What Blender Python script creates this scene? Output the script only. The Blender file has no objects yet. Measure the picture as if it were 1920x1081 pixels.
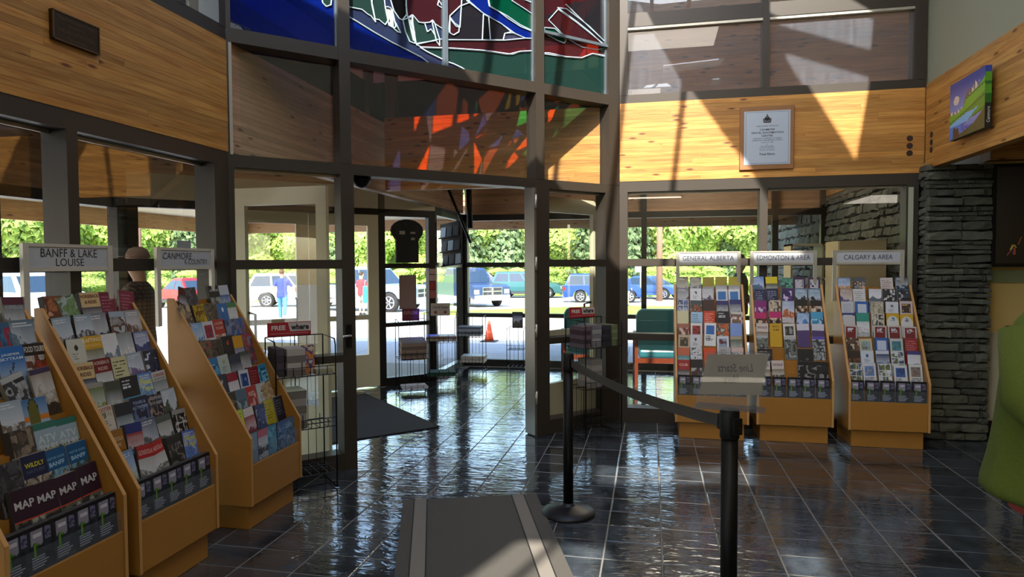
import bpy, bmesh, math, random
from mathutils import Vector, Matrix
from mathutils.geometry import tessellate_polygon
random.seed(7)
SC = bpy.context.scene
COL = SC.collection
PI = math.pi
# ---------------- camera ----------------
yaw, pitch, roll = math.radians(11.8), math.atan(46.5 / 1250), math.radians(0.3)
f0 = Vector((-math.sin(yaw) * math.cos(pitch), math.cos(yaw) * math.cos(pitch), -math.sin(pitch)))
r0 = Vector((math.cos(yaw), math.sin(yaw), 0)); u0 = r0.cross(f0)
r1 = r0 * math.cos(roll) - u0 * math.sin(roll); u1 = u0 * math.cos(roll) + r0 * math.sin(roll)
cd = bpy.data.cameras.new('camera'); cam = bpy.data.objects.new('camera', cd); COL.objects.link(cam)
cam.matrix_world = Matrix(((r1.x, u1.x, -f0.x, 0), (r1.y, u1.y, -f0.y, 0), (r1.z, u1.z, -f0.z, 1.55), (0, 0, 0, 1)))
cd.sensor_width = 36; cd.lens = 36 * 1250 / 1920; cd.clip_start = 0.05; cd.clip_end = 500
SC.camera = cam
# ---------------- world, sun, exposure ----------------
w = bpy.data.worlds.new('sky'); SC.world = w; w.use_nodes = True
nt = w.node_tree; nt.nodes.clear()
sky = nt.nodes.new('ShaderNodeTexSky'); sky.sky_type = 'NISHITA'; sky.sun_disc = False
sky.sun_elevation = math.radians(43); sky.sun_rotation = math.radians(180); sky.air_density = 1.2; sky.dust_density = 1.5
bg = nt.nodes.new('ShaderNodeBackground'); bg.inputs[1].default_value = 0.62
wo = nt.nodes.new('ShaderNodeOutputWorld')
nt.links.new(sky.outputs[0], bg.inputs[0]); nt.links.new(bg.outputs[0], wo.inputs[0])
SUN = Vector((-0.10, 0.995, -0.92))
sd = bpy.data.lights.new('sun', 'SUN'); sd.energy = 9.5; sd.angle = math.radians(0.6); sd.color = (1.0, 0.93, 0.82)
so = bpy.data.objects.new('sun', sd); COL.objects.link(so)
so.rotation_euler = SUN.to_track_quat('-Z', 'Y').to_euler(); so.location = (0, -20, 25)
SC.view_settings.view_transform = 'Standard'; SC.view_settings.look = 'None'
SC.view_settings.exposure = 0.5; SC.view_settings.gamma = 1.0; SC.view_settings.use_curve_mapping = False
cy = SC.cycles
cy.max_bounces = 7; cy.diffuse_bounces = 4; cy.glossy_bounces = 4; cy.transmission_bounces = 6
cy.transparent_max_bounces = 32; cy.sample_clamp_indirect = 6.0; cy.caustics_reflective = False; cy.caustics_refractive = False

# ---------------- helpers ----------------
def lin(c):
    return tuple((x / 12.92 if x <= 0.04045 else ((x + 0.055) / 1.055) ** 2.4) for x in c)
def hexc(h):
    return lin(tuple(int(h[i:i + 2], 16) / 255 for i in (0, 2, 4)))
MATS = {}
def nodes(name):
    m = bpy.data.materials.new(name); m.use_nodes = True; MATS[name] = m
    return m, m.node_tree, m.node_tree.nodes['Principled BSDF']
def mat(name, col, rough=0.5, metal=0.0, spec=0.5, noise=0.0, scale=30.0, bump=0.0, emit=None, estr=0.0, rnd=0.0, stretch=None):
    if name in MATS: return MATS[name]
    m, t, b = nodes(name)
    c = hexc(col) if isinstance(col, str) else col
    b.inputs['Base Color'].default_value = (*c, 1); b.inputs['Roughness'].default_value = rough
    b.inputs['Metallic'].default_value = metal; b.inputs['Specular IOR Level'].default_value = spec
    if emit: b.inputs['Emission Color'].default_value = (*hexc(emit), 1); b.inputs['Emission Strength'].default_value = estr
    if noise or bump or rnd:
        tc = t.nodes.new('ShaderNodeTexCoord'); n = t.nodes.new('ShaderNodeTexNoise'); n.inputs['Scale'].default_value = scale
        n.inputs['Detail'].default_value = 4
        mp = t.nodes.new('ShaderNodeMapping'); t.links.new(tc.outputs['Object'], mp.inputs[0]); t.links.new(mp.outputs[0], n.inputs['Vector'])
        if stretch: mp.inputs['Scale'].default_value = stretch
        cr = t.nodes.new('ShaderNodeMapRange'); cr.inputs[3].default_value = 1 - noise; cr.inputs[4].default_value = 1 + noise
        t.links.new(n.outputs[0], cr.inputs[0])
        hs = t.nodes.new('ShaderNodeHueSaturation'); hs.inputs['Color'].default_value = (*c, 1)
        if rnd:
            oi = t.nodes.new('ShaderNodeObjectInfo'); r2 = t.nodes.new('ShaderNodeMapRange')
            r2.inputs[3].default_value = 1 - rnd; r2.inputs[4].default_value = 1 + rnd
            t.links.new(oi.outputs['Random'], r2.inputs[0]); mu = t.nodes.new('ShaderNodeMath'); mu.operation = 'MULTIPLY'
            t.links.new(cr.outputs[0], mu.inputs[0]); t.links.new(r2.outputs[0], mu.inputs[1]); t.links.new(mu.outputs[0], hs.inputs['Value'])
        else: t.links.new(cr.outputs[0], hs.inputs['Value'])
        t.links.new(hs.outputs[0], b.inputs['Base Color'])
        if bump:
            bp = t.nodes.new('ShaderNodeBump'); bp.inputs['Strength'].default_value = bump; bp.inputs['Distance'].default_value = 0.01
            t.links.new(n.outputs[0], bp.inputs['Height']); t.links.new(bp.outputs[0], b.inputs['Normal'])
    return m
def obj(name, me, parent=None, loc=(0, 0, 0), rot=(0, 0, 0)):
    o = bpy.data.objects.new(name, me); COL.objects.link(o)
    o.location = loc; o.rotation_euler = rot
    if parent: o.parent = parent
    return o
def empty(name, loc=(0, 0, 0), rz=0.0, parent=None, rot=None):
    o = bpy.data.objects.new(name, None); COL.objects.link(o); o.location = loc
    o.rotation_euler = rot if rot else (0, 0, rz); o.empty_display_size = 0.1
    if parent: o.parent = parent
    return o
def tag(o, label=None, cat=None, group=None, kind=None):
    if label: o['label'] = label
    if cat: o['category'] = cat
    if group: o['group'] = group
    if kind: o['kind'] = kind
    return o
class MB:
    """collects geometry of one part"""
    def __init__(s): s.v = []; s.f = []; s.m = []; s.cur = 0; s.smooth = []; s.sm = False
    def quad(s, *p):
        i = len(s.v); s.v += [tuple(q) for q in p]; s.f.append(tuple(range(i, i + len(p)))); s.m.append(s.cur); s.smooth.append(s.sm)
    def box(s, x0, x1, y0, y1, z0, z1, M=None):
        i = len(s.v); P = [(x, y, z) for z in (z0, z1) for y in (y0, y1) for x in (x0, x1)]
        if M: P = [tuple(M @ Vector(p)) for p in P]
        s.v += P
        for f in ((0, 2, 3, 1), (4, 5, 7, 6), (0, 1, 5, 4), (2, 6, 7, 3), (0, 4, 6, 2), (1, 3, 7, 5)):
            s.f.append(tuple(i + k for k in f)); s.m.append(s.cur); s.smooth.append(False)
        return s
    def tube(s, pts, r, n=8, cap=True):
        pts = [Vector(p) for p in pts]; rs = r if isinstance(r, (list, tuple)) else [r] * len(pts); rings = []
        up = None
        for k, p in enumerate(pts):
            d = (pts[min(k + 1, len(pts) - 1)] - pts[max(k - 1, 0)])
            if d.length < 1e-9: d = Vector((0, 0, 1))
            d.normalize()
            a = Vector((0, 0, 1)) if abs(d.z) < 0.9 else Vector((1, 0, 0))
            if up is not None: a = up
            e1 = d.cross(a); e1 = e1.normalized() if e1.length > 1e-6 else Vector((1, 0, 0)); e2 = e1.cross(d)
            up = e2
            i = len(s.v); s.v += [tuple(p + (e1 * math.cos(2 * PI * j / n) + e2 * math.sin(2 * PI * j / n)) * rs[k]) for j in range(n)]
            rings.append(i)
        for a, b in zip(rings, rings[1:]):
            for j in range(n):
                s.f.append((a + j, a + (j + 1) % n, b + (j + 1) % n, b + j)); s.m.append(s.cur); s.smooth.append(n > 5)
        if cap:
            s.f.append(tuple(rings[0] + j for j in range(n))[::-1]); s.m.append(s.cur); s.smooth.append(False)
            s.f.append(tuple(rings[-1] + j for j in range(n))); s.m.append(s.cur); s.smooth.append(False)
        return s
    def lathe(s, prof, n=24, c=(0, 0, 0)):
        rings = []
        for r, z in prof:
            i = len(s.v); s.v += [(c[0] + r * math.cos(2 * PI * j / n), c[1] + r * math.sin(2 * PI * j / n), c[2] + z) for j in range(n)]; rings.append(i)
        for a, b in zip(rings, rings[1:]):
            for j in range(n): s.f.append((a + j, a + (j + 1) % n, b + (j + 1) % n, b + j)); s.m.append(s.cur); s.smooth.append(True)
        s.f.append(tuple(rings[0] + j for j in range(n))[::-1]); s.m.append(s.cur); s.smooth.append(False)
        s.f.append(tuple(rings[-1] + j for j in range(n))); s.m.append(s.cur); s.smooth.append(False)
        return s
    def loft(s, rings, cap=True, smooth=True):
        n = len(rings[0]); ids = []
        for R in rings: ids.append(len(s.v)); s.v += [tuple(p) for p in R]
        for a, b in zip(ids, ids[1:]):
            for j in range(n): s.f.append((a + j, a + (j + 1) % n, b + (j + 1) % n, b + j)); s.m.append(s.cur); s.smooth.append(smooth)
        if cap:
            s.f.append(tuple(ids[0] + j for j in range(n))[::-1]); s.m.append(s.cur); s.smooth.append(False)
            s.f.append(tuple(ids[-1] + j for j in range(n))); s.m.append(s.cur); s.smooth.append(False)
        return s
    def prism(s, poly, y0, y1, M=None):
        """polygon in local (x,z) extruded along y"""
        n = len(poly); i = len(s.v)
        P = [(x, y0, z) for x, z in poly] + [(x, y1, z) for x, z in poly]
        if M: P = [tuple(M @ Vector(p)) for p in P]
        s.v += P
        s.f.append(tuple(i + k for k in range(n))); s.f.append(tuple(i + n + k for k in range(n))[::-1]); s.m += [s.cur] * 2; s.smooth += [False] * 2
        for k in range(n):
            s.f.append((i + k, i + n + k, i + n + (k + 1) % n, i + (k + 1) % n)); s.m.append(s.cur); s.smooth.append(False)
        return s
    def mesh(s, name, mats):
        me = bpy.data.meshes.new(name); me.from_pydata(s.v, [], s.f)
        for m in (mats if isinstance(mats, (list, tuple)) else [mats]): me.materials.append(m)
        me.polygons.foreach_set('material_index', s.m); me.polygons.foreach_set('use_smooth', s.smooth)
        bm = bmesh.new(); bm.from_mesh(me); bmesh.ops.recalc_face_normals(bm, faces=bm.faces); bm.to_mesh(me); bm.free()
        me.update(); return me
    def build(s, name, mats, parent=None, loc=(0, 0, 0), rot=(0, 0, 0)):
        return obj(name, s.mesh(name, mats), parent, loc, rot)
def box(name, m, parent, x0, x1, y0, y1, z0, z1, bev=0.0):
    b = MB().box(x0, x1, y0, y1, z0, z1); o = b.build(name, m, parent)
    if bev:
        md = o.modifiers.new('bevel', 'BEVEL'); md.width = bev; md.segments = 2; md.limit_method = 'ANGLE'
    return o
_txt = {}
def text_mesh(s, m, shear=0.0, bold=0.0, spacing=1.0):
    k = (s, m.name, shear, bold, spacing)
    if k in _txt: return _txt[k]
    c = bpy.data.curves.new('lettering', 'FONT'); c.body = s; c.size = 1; c.align_x = 'CENTER'; c.align_y = 'CENTER'
    c.shear = shear; c.offset = bold; c.resolution_u = 3; c.space_character = spacing; c.extrude = 0.0
    o = bpy.data.objects.new('t', c); COL.objects.link(o)
    dg = bpy.context.evaluated_depsgraph_get(); me = bpy.data.meshes.new_from_object(o.evaluated_get(dg)); me.name = 'lettering'
    bpy.data.objects.remove(o); me.materials.clear(); me.materials.append(m)
    xs = [v.co.x for v in me.vertices]; ys = [v.co.y for v in me.vertices]
    wd = (min(xs), max(xs), min(ys), max(ys)) if xs else (0, 1, 0, 1); _txt[k] = (me, wd); return _txt[k]
def text(s, m, parent, w, h, loc, rot=(PI / 2, 0, 0), name='lettering', fit=True, **kw):
    """lettering w wide and h tall, centred at loc"""
    me, (a, b, c, d) = text_mesh(s, m, **kw); o = obj(name, me, parent, loc, rot)
    sx = w / max(b - a, 1e-3); sy = h / max(d - c, 1e-3)
    if not fit: sx = sy = min(sx, sy)
    o.scale = (sx, sy, 1)
    off = Matrix.Rotation(0, 4, 'X'); R = o.rotation_euler.to_matrix()
    o.location = Vector(loc) - R @ Vector(((a + b) / 2 * sx, (c + d) / 2 * sy, 0)); return o
def sheet(designer, nu, nv, W, H, name='cover'):
    """flat printed sheet, W x H in local x,z facing -y; colours per cell"""
    v = []; f = []; cols = []
    for j in range(nv + 1):
        for i in range(nu + 1): v.append(((i / nu - 0.5) * W, 0, j / nv * H))
    for j in range(nv):
        for i in range(nu):
            a = j * (nu + 1) + i; f.append((a, a + 1, a + nu + 2, a + nu + 1)); cols.append(designer((i + 0.5) / nu, 1 - (j + 0.5) / nv))
    me = bpy.data.meshes.new(name); me.from_pydata(v, [], f)
    ca = me.color_attributes.new('print', 'FLOAT_COLOR', 'CORNER'); buf = []
    for c in cols: buf += [c[0], c[1], c[2], 1.0] * 4
    ca.data.foreach_set('color', buf); me.materials.append(PRINT); return me

# ---------------- materials ----------------
def wood_mat(name, c1, c2, c3, rough=0.45, axis=0):
    m, t, b = nodes(name); N = t.nodes; L = t.links
    tc = N.new('ShaderNodeTexCoord'); oi = N.new('ShaderNodeObjectInfo')
    mp = N.new('ShaderNodeMapping'); mp.inputs['Scale'].default_value = [(1.2, 9, 22), (9, 1.2, 22)][axis]
    L.new(tc.outputs['Object'], mp.inputs[0])
    va = N.new('ShaderNodeVectorMath'); va.operation = 'ADD'; L.new(mp.outputs[0], va.inputs[0])
    sc = N.new('ShaderNodeVectorMath'); sc.operation = 'SCALE'; sc.inputs['Scale'].default_value = 37
    cx = N.new('ShaderNodeCombineXYZ'); 
    for k in range(3): L.new(oi.outputs['Random'], cx.inputs[k])
    L.new(cx.outputs[0], sc.inputs[0]); L.new(sc.outputs[0], va.inputs[1])
    n1 = N.new('ShaderNodeTexNoise'); n1.inputs['Scale'].default_value = 2.0; n1.inputs['Detail'].default_value = 6; n1.inputs['Distortion'].default_value = 1.2
    L.new(va.outputs[0], n1.inputs['Vector'])
    mp2 = N.new('ShaderNodeMapping'); mp2.inputs['Scale'].default_value = [(3.3, 8, 12), (8, 3.3, 12)][axis]
    L.new(tc.outputs['Object'], mp2.inputs[0])
    vo = N.new('ShaderNodeTexVoronoi'); vo.inputs['Scale'].default_value = 1.0; L.new(mp2.outputs[0], vo.inputs['Vector'])
    kr = N.new('ShaderNodeValToRGB'); kr.color_ramp.elements[0].position = 0.09; kr.color_ramp.elements[0].color = (1, 1, 1, 1)
    kr.color_ramp.elements[1].position = 0.17; kr.color_ramp.elements[1].color = (0, 0, 0, 1); L.new(vo.outputs['Distance'], kr.inputs[0])
    cr = N.new('ShaderNodeValToRGB'); e = cr.color_ramp.elements; e[0].position = 0.3; e[0].color = (*hexc(c2), 1); e[1].position = 0.62; e[1].color = (*hexc(c1), 1)
    L.new(n1.outputs[0], cr.inputs[0])
    mx = N.new('ShaderNodeMix'); mx.data_type = 'RGBA'; L.new(kr.outputs[0], mx.inputs[0]); L.new(cr.outputs[0], mx.inputs[6]); mx.inputs[7].default_value = (*hexc(c3), 1)
    hs = N.new('ShaderNodeHueSaturation'); r2 = N.new('ShaderNodeMapRange'); r2.inputs[3].default_value = 0.72; r2.inputs[4].default_value = 1.12
    L.new(oi.outputs['Random'], r2.inputs[0]); L.new(r2.outputs[0], hs.inputs['Value']); L.new(mx.outputs[2], hs.inputs['Color'])
    L.new(hs.outputs[0], b.inputs['Base Color']); b.inputs['Roughness'].default_value = rough
    return m
WOOD = wood_mat('fir_boards', 'c18e48', '9f6526', '5e2f0c')
WOODY = wood_mat('fir_boards_y', 'c18e48', '9f6526', '5e2f0c', axis=1)
WOODG = wood_mat('shaded_boards', '96602c', '74461c', '3c2412')  # darker copy of the fir boards, shade put into the colour
WOOD2 = wood_mat('cedar_boards', 'c09a78', 'a77f5e', '6a4a33')
PLY = mat('birch_ply', 'a3722f', 0.42, noise=0.10, scale=3, stretch=(1, 1, 6), rnd=0.04)
PLYE = mat('ply_edge', 'bf9156', 0.5)
ALU = mat('bronze_aluminium', '352f28', 0.42, 0.1, noise=0.04, scale=4)
ALUD = mat('dark_reveal', '17140f', 0.5, 0.2)
ALUL = mat('silver_aluminium', 'b9b6aa', 0.35, 0.6)
CREAM = mat('cream_painted_steel', 'c9c3a6', 0.4)
DRY = mat('drywall', '92917c', 0.9)
BEIGE = mat('beige_paint', 'cdb06c', 0.85)
OFFW = mat('off_white_paint', 'b9b39a', 0.85)
BLACK = mat('black_plastic', '060607', 0.5, spec=0.3)
BLACKM = mat('black_powder_coat', '050506', 0.5, spec=0.25)
WIRE = mat('black_wire', '08090c', 0.4, 0.5)
PAPER = mat('paper_white', 'cfccc4', 0.7)
PAGE = mat('page_edges', '8f8a80', 0.8, noise=0.25, scale=400, stretch=(0.02, 1, 0.02))
PAGED = mat('dark_page_edges', '3d3a3a', 0.7, noise=0.3, scale=400, stretch=(0.02, 1, 0.02))
BRONZE = mat('bronze_plate', '43382c', 0.35, 0.8, noise=0.2, scale=25)
def _print():
    m, t, b = nodes('printed_paper'); a = t.nodes.new('ShaderNodeVertexColor'); a.layer_name = 'print'
    t.links.new(a.outputs[0], b.inputs['Base Color']); b.inputs['Roughness'].default_value = 0.38; return m
PRINT = _print()
def glass_mat(name, tint=(0.93, 0.95, 0.94), refl=1.0, dust=0.0):
    m = bpy.data.materials.new(name); m.use_nodes = True; MATS[name] = m; t = m.node_tree; t.nodes.clear(); N = t.nodes; L = t.links
    out = N.new('ShaderNodeOutputMaterial'); tr = N.new('ShaderNodeBsdfTransparent'); tr.inputs[0].default_value = (*tint, 1)
    gl = N.new('ShaderNodeBsdfGlossy'); gl.inputs['Roughness'].default_value = 0.0; gl.inputs[0].default_value = (refl, refl, refl, 1)
    fr = N.new('ShaderNodeLayerWeight'); fr.inputs[0].default_value = 0.5
    pw = N.new('ShaderNodeMath'); pw.operation = 'POWER'; pw.inputs[1].default_value = 4.5; L.new(fr.outputs['Facing'], pw.inputs[0])
    mu = N.new('ShaderNodeMath'); mu.operation = 'MULTIPLY_ADD'; mu.inputs[1].default_value = 0.9; mu.inputs[2].default_value = 0.075; mu.use_clamp = True; L.new(pw.outputs[0], mu.inputs[0])
    mx = N.new('ShaderNodeMixShader'); L.new(mu.outputs[0], mx.inputs[0]); L.new(tr.outputs[0], mx.inputs[1]); L.new(gl.outputs[0], mx.inputs[2])
    last = mx
    if dust:
        df = N.new('ShaderNodeBsdfDiffuse'); df.inputs[0].default_value = (0.72, 0.82, 1.0, 1); nz = N.new('ShaderNodeTexNoise'); nz.inputs['Scale'].default_value = 5
        tc = N.new('ShaderNodeTexCoord'); mp = N.new('ShaderNodeMapping'); mp.inputs['Scale'].default_value = (6, 1, 0.7); L.new(tc.outputs['Object'], mp.inputs[0]); L.new(mp.outputs[0], nz.inputs[0])
        mr = N.new('ShaderNodeMapRange'); mr.inputs[3].default_value = dust * 0.6; mr.inputs[4].default_value = dust * 1.4; L.new(nz.outputs[0], mr.inputs[0])
        m2 = N.new('ShaderNodeMixShader'); L.new(mr.outputs[0], m2.inputs[0]); L.new(mx.outputs[0], m2.inputs[1]); L.new(df.outputs[0], m2.inputs[2]); last = m2
    L.new(last.outputs[0], out.inputs[0]); return m
GLASS = glass_mat('window_glass')
DUSTY = glass_mat('dusty_window_glass', dust=0.08)
ACRYL = glass_mat('clear_acrylic', (0.90, 0.93, 0.95), dust=0.05)
# ================= the room shell =================
def sphere_mark(): pass
def structure(name, loc=(0, 0, 0), rz=0.0, label=None):
    o = empty(name, loc, rz); o['kind'] = 'structure'
    if label: o['label'] = label
    return o
# ---- slate floor: mortar bed, 300 nearest tiles as parts, the rest joined ----
def slate(name, spec):
    m, t, b = nodes(name); N = t.nodes; L = t.links
    tc = N.new('ShaderNodeTexCoord'); oi = N.new('ShaderNodeObjectInfo'); geo = N.new('ShaderNodeNewGeometry')
    n1 = N.new('ShaderNodeTexNoise'); n1.inputs['Scale'].default_value = 7; n1.inputs['Detail'].default_value = 5; L.new(geo.outputs['Position'], n1.inputs['Vector'])
    wv = N.new('ShaderNodeTexNoise'); wv.inputs['Scale'].default_value = 2.6; wv.inputs['Detail'].default_value = 2; wv.inputs['Distortion'].default_value = 1.6
    mp = N.new('ShaderNodeMapping'); mp.inputs['Scale'].default_value = (2.2, 5.5, 1); mp.inputs['Rotation'].default_value = (0, 0, 0.35); L.new(geo.outputs['Position'], mp.inputs[0]); L.new(mp.outputs[0], wv.inputs['Vector'])
    cr = N.new('ShaderNodeValToRGB'); e = cr.color_ramp.elements; e[0].position = 0.3; e[0].color = (*hexc('1f2429'), 1); e[1].position = 0.75; e[1].color = (*hexc('414951'), 1); L.new(n1.outputs[0], cr.inputs[0])
    hs = N.new('ShaderNodeHueSaturation'); mr = N.new('ShaderNodeMapRange'); mr.inputs[3].default_value = 0.7; mr.inputs[4].default_value = 1.35
    L.new(oi.outputs['Random'], mr.inputs[0]); L.new(mr.outputs[0], hs.inputs['Value']); L.new(cr.outputs[0], hs.inputs['Color']); L.new(hs.outputs[0], b.inputs['Base Color'])
    b.inputs['Roughness'].default_value = 0.10; b.inputs['Coat Weight'].default_value = 0.6; b.inputs['Coat Roughness'].default_value = 0.04; b.inputs['Specular IOR Level'].default_value = spec
    bp = N.new('ShaderNodeBump'); bp.inputs['Strength'].default_value = 0.13; bp.inputs['Distance'].default_value = 0.02; L.new(wv.outputs[0], bp.inputs['Height'])
    n3 = N.new('ShaderNodeTexNoise'); n3.inputs['Scale'].default_value = 34; n3.inputs['Detail'].default_value = 2; L.new(geo.outputs['Position'], n3.inputs['Vector'])
    b2 = N.new('ShaderNodeBump'); b2.inputs['Strength'].default_value = 0.05; b2.inputs['Distance'].default_value = 0.006; L.new(n3.outputs[0], b2.inputs['Height']); L.new(bp.outputs[0], b2.inputs['Normal'])
    L.new(b2.outputs[0], b.inputs['Normal']); L.new(bp.outputs[0], b.inputs['Coat Normal']); return m
SLATE = slate('polished_slate', 0.5)
GROUT = mat('grout', '75736d', 0.7, noise=0.2, scale=20)
floor = box('floor', GROUT, None, -5.35, 6.0, -5.0, 9.86, -0.15, -0.0022); floor['kind'] = 'structure'
TW, TD, G = 0.305, 0.230, 0.008
tiles = []
ix0 = int(-5.3 / TW) - 1
for i in range(ix0, 20):
    for j in range(-22, 43):
        x0, y0 = i * TW + 0.06, j * TD + 0.02
        x1, y1 = x0 + TW, y0 + TD
        if x1 < -5.3 or x0 > 6 or y0 < -5 or y1 > 9.84: continue
        if x0 < -2.9 and (y0 + y1) / 2 - (x0 + x1) / 2 > 11.3: continue
        x0, x1 = max(x0, -5.3), min(x1, 6.0)
        cx, cy2 = (x0 + x1) / 2, (y0 + y1) / 2
        d = math.hypot(cx, cy2); ang = math.atan2(cx, cy2)
        inview = cy2 > 2.6 and -0.87 < ang < 0.46
        tiles.append((d if inview else 100 + d, x0, x1, y0, y1))
tiles.sort()
tm = []
for k in range(6):
    b = MB(); e = 0.004 + 0.002 * (k % 3); z = [random.uniform(-0.0012, 0.0012) for _ in range(4)]; hx, hy = TW / 2 - G / 2, TD / 2 - G / 2
    P = [(-hx, -hy), (hx, -hy), (hx, hy), (-hx, hy)]; bot = [(x, y, -0.006) for x, y in P]; mid = [(x, y, z[n] - 0.0015) for n, (x, y) in enumerate(P)]; top = [(x * (1 - e * 3), y * (1 - e * 3), z[n]) for n, (x, y) in enumerate(P)]
    b.loft([bot, mid, top], smooth=False); tm.append(b.mesh('tile', SLATE))
for q, (d, x0, x1, y0, y1) in enumerate(tiles[:300]):
    o = obj('tile', tm[random.randrange(6)], floor, ((x0 + x1) / 2, (y0 + y1) / 2, 0)); o.rotation_euler = (0, 0, random.choice((0, PI)))
b = MB()
for d, x0, x1, y0, y1 in tiles[300:]: b.box(x0 + G / 2, x1 - G / 2, y0 + G / 2, y1 - G / 2, -0.005, random.uniform(-0.0012, 0.0008))
tag(b.build('tile_field', SLATE, floor), kind='stuff')
# ---- ceiling: unseen roof slab, its openings shaped to throw the sun patches ----
RZ = 5.6
def up(x, y, z):
    t = (RZ - z) / 0.92; return (x + 0.10 * t, y - 0.995 * t)
O1 = [(-2.35, 1.95), (-1.95, 2.13), (-1.28, 2.55), (-0.5, 2.3), up(-0.35, 6.55, 1.36), up(1.42, 6.55, 1.42), up(0.96, 6.55, 2.3), up(0.33, 6.55, 3.23), up(0.05, 6.55, 3.73), up(-0.1, 6.55, 4.05), (-0.45, 5.55), (-1.5, 4.75), (-2.3, 3.6)]
O2 = [up(1.22, 6.55, 3.32), up(1.80, 6.55, 2.335), up(1.914, 6.55, 3.08), up(1.93, 6.55, 3.25), up(1.2, 6.55, 3.52)]
O3 = [up(1.06, 6.55, 3.70), up(1.2, 6.55, 3.62), up(1.93, 6.55, 3.36), up(1.96, 6.55, 3.75), up(1.6, 6.55, 4.0), up(1.06, 6.55, 3.95)]
F1 = [up(-0.40, 5.06, 0), up(0.82, 5.30, 0), up(0.74, 4.72, 0), up(-0.36, 4.52, 0)]
F2 = [up(-0.72, 3.58, 0), up(-0.26, 3.64, 0), up(0.02, 2.8, 0), up(-0.98, 2.8, 0)]
F3 = [up(0.70, 3.78, 0), up(0.90, 3.80, 0), up(0.90, 3.2, 0), up(0.68, 3.2, 0)]
outer = [(-5.6, -5.3), (6.3, -5.3), (6.3, 6.9), (-0.2, 6.9), (-0.2, 8.2), (-5.6, 8.2)]
holes = [O1, O2, O3, F1, F2, F3]
def plan(loops, z0, z1, name, m):
    P = [[Vector((x, y, 0)) for x, y in l] for l in loops]
    tris = tessellate_polygon(P); flat = [p for l in P for p in l]; n = len(flat)
    v = [(p.x, p.y, z0) for p in flat] + [(p.x, p.y, z1) for p in flat]; f = [tuple(t) for t in tris] + [tuple(n + k for k in t) for t in tris]
    o = 0
    for l in P:
        for k in range(len(l)): a, c = o + k, o + (k + 1) % len(l); f.append((a, c, n + c, n + a))
        o += len(l)
    me = bpy.data.meshes.new(name); me.from_pydata(v, [], f); me.materials.append(m)
    bm = bmesh.new(); bm.from_mesh(me); bmesh.ops.recalc_face_normals(bm, faces=bm.faces); bm.to_mesh(me); bm.free(); return me
ceiling = obj('ceiling', plan([outer] + holes, RZ, RZ + 0.14, 'ceiling', mat('ceiling_paint', 'c8bda4', 0.9))); ceiling['kind'] = 'structure'
for xb in (-1.67, -1.11, -0.58, 0.0, 0.56):
    box('rooflight_shade_bar', ALU, ceiling, xb - 0.028, xb + 0.028, 1.6, 6.3, RZ - 0.05, RZ)  # unseen bars spaced to cast the shadow strips on wall and glass
u_a, u_b = up(-0.74, 2.9, 0), up(-0.50, 3.68, 0); MB().tube([(u_a[0], u_a[1], RZ - 0.03), (u_b[0], u_b[1], RZ - 0.03)], 0.03, 4).build('rooflight_shade_bar', ALU, ceiling)  # unseen bar laid to cast the slanting shadow across the mat patch
# ---- plain walls behind and beside the camera ----
wb = box('wall_back', OFFW, None, -2.95, 6.15, -5.15, -5.0, 0, RZ); wb['kind'] = 'structure'
wr = structure('wall_right'); box('wall_panel', BEIGE, wr, 6.0, 6.15, -5, 6.75, 0, RZ)
bl = structure('wall_left'); 
# ---- glulam beams made of laminations ----
def beam(name, L, z0, z1, loc, rz, joints, m=WOOD, th=0.09, n=19, label=None, seed=1, kind='structure'):
    R = random.Random(seed); root = empty(name, loc, rz); root['kind'] = kind
    if label: root['label'] = label
    core = box('beam_core', m, root, 0, L, 0.012, th - 0.012, z0 + 0.004, z1 - 0.004)
    h = (z1 - z0) / n
    for k in range(n):
        cuts = [0] + sorted(R.uniform(0.1, 0.9) * L for _ in range(joints)) + [L]
        for a, c in zip(cuts, cuts[1:]):
            if c - a < 0.12: continue
            pr = R.uniform(0, 0.0016)
            b = MB().box(-(c - a) / 2 + 0.0006, (c - a) / 2 - 0.0006, -pr, th + pr, -h / 2 + 0.0005, h / 2 - 0.0005)
            b.build('plank', m, root, ((a + c) / 2, 0, z0 + h * (k + 0.5)))
    return root
BZ0, BZ1 = 2.315, 3.06
b1 = beam('trim_1', 7.05, BZ0, BZ1, (-2.8, -3.0, 0), PI / 2, 2, seed=3)         # left beam above the windows (x runs along world +Y)
b1b = beam('trim_2', 5.75, BZ0, BZ1, (-2.8, 4.05, 0), PI / 2, 1, seed=4, m=WOOD2)    # the same line carried on through the vestibule
b5 = beam('trim_3', 2.66, BZ0 + 0.02, BZ1 + 0.02, (-0.3, 6.55, 0), 0, 1, seed=8)
b5b = beam('trim_4', 2.41, BZ0, BZ1, (-2.71, 6.55, 0), 0, 1, seed=9)
bR = beam('trim_5', 8.5, 2.36, 3.10, (2.36, 6.53, 0), -PI / 2, 2, seed=10)
tag(b1, kind='structure')
for q, zz in enumerate((2.64, 2.575, 2.51)):   # bolts sunk in the beam end
    MB().tube([(0, -0.004, 0), (0, 0.02, 0)], 0.026, 14).build('bolt_recess', mat('dark_bolt', '2a130c', 0.6), b5, (2.54, 0, zz))
    MB().tube([(0, -0.004, 0), (0, 0.02, 0)], 0.026, 14).build('bolt_recess', mat('dark_bolt', '2a130c', 0.6), bR, (0.13, 0, zz))
wu = structure('wall_right_upper'); wu.name = 'wall_front'
box('drywall_panel', DRY, wu, 2.38, 2.5, -5, 6.6, 3.10, RZ)
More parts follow.
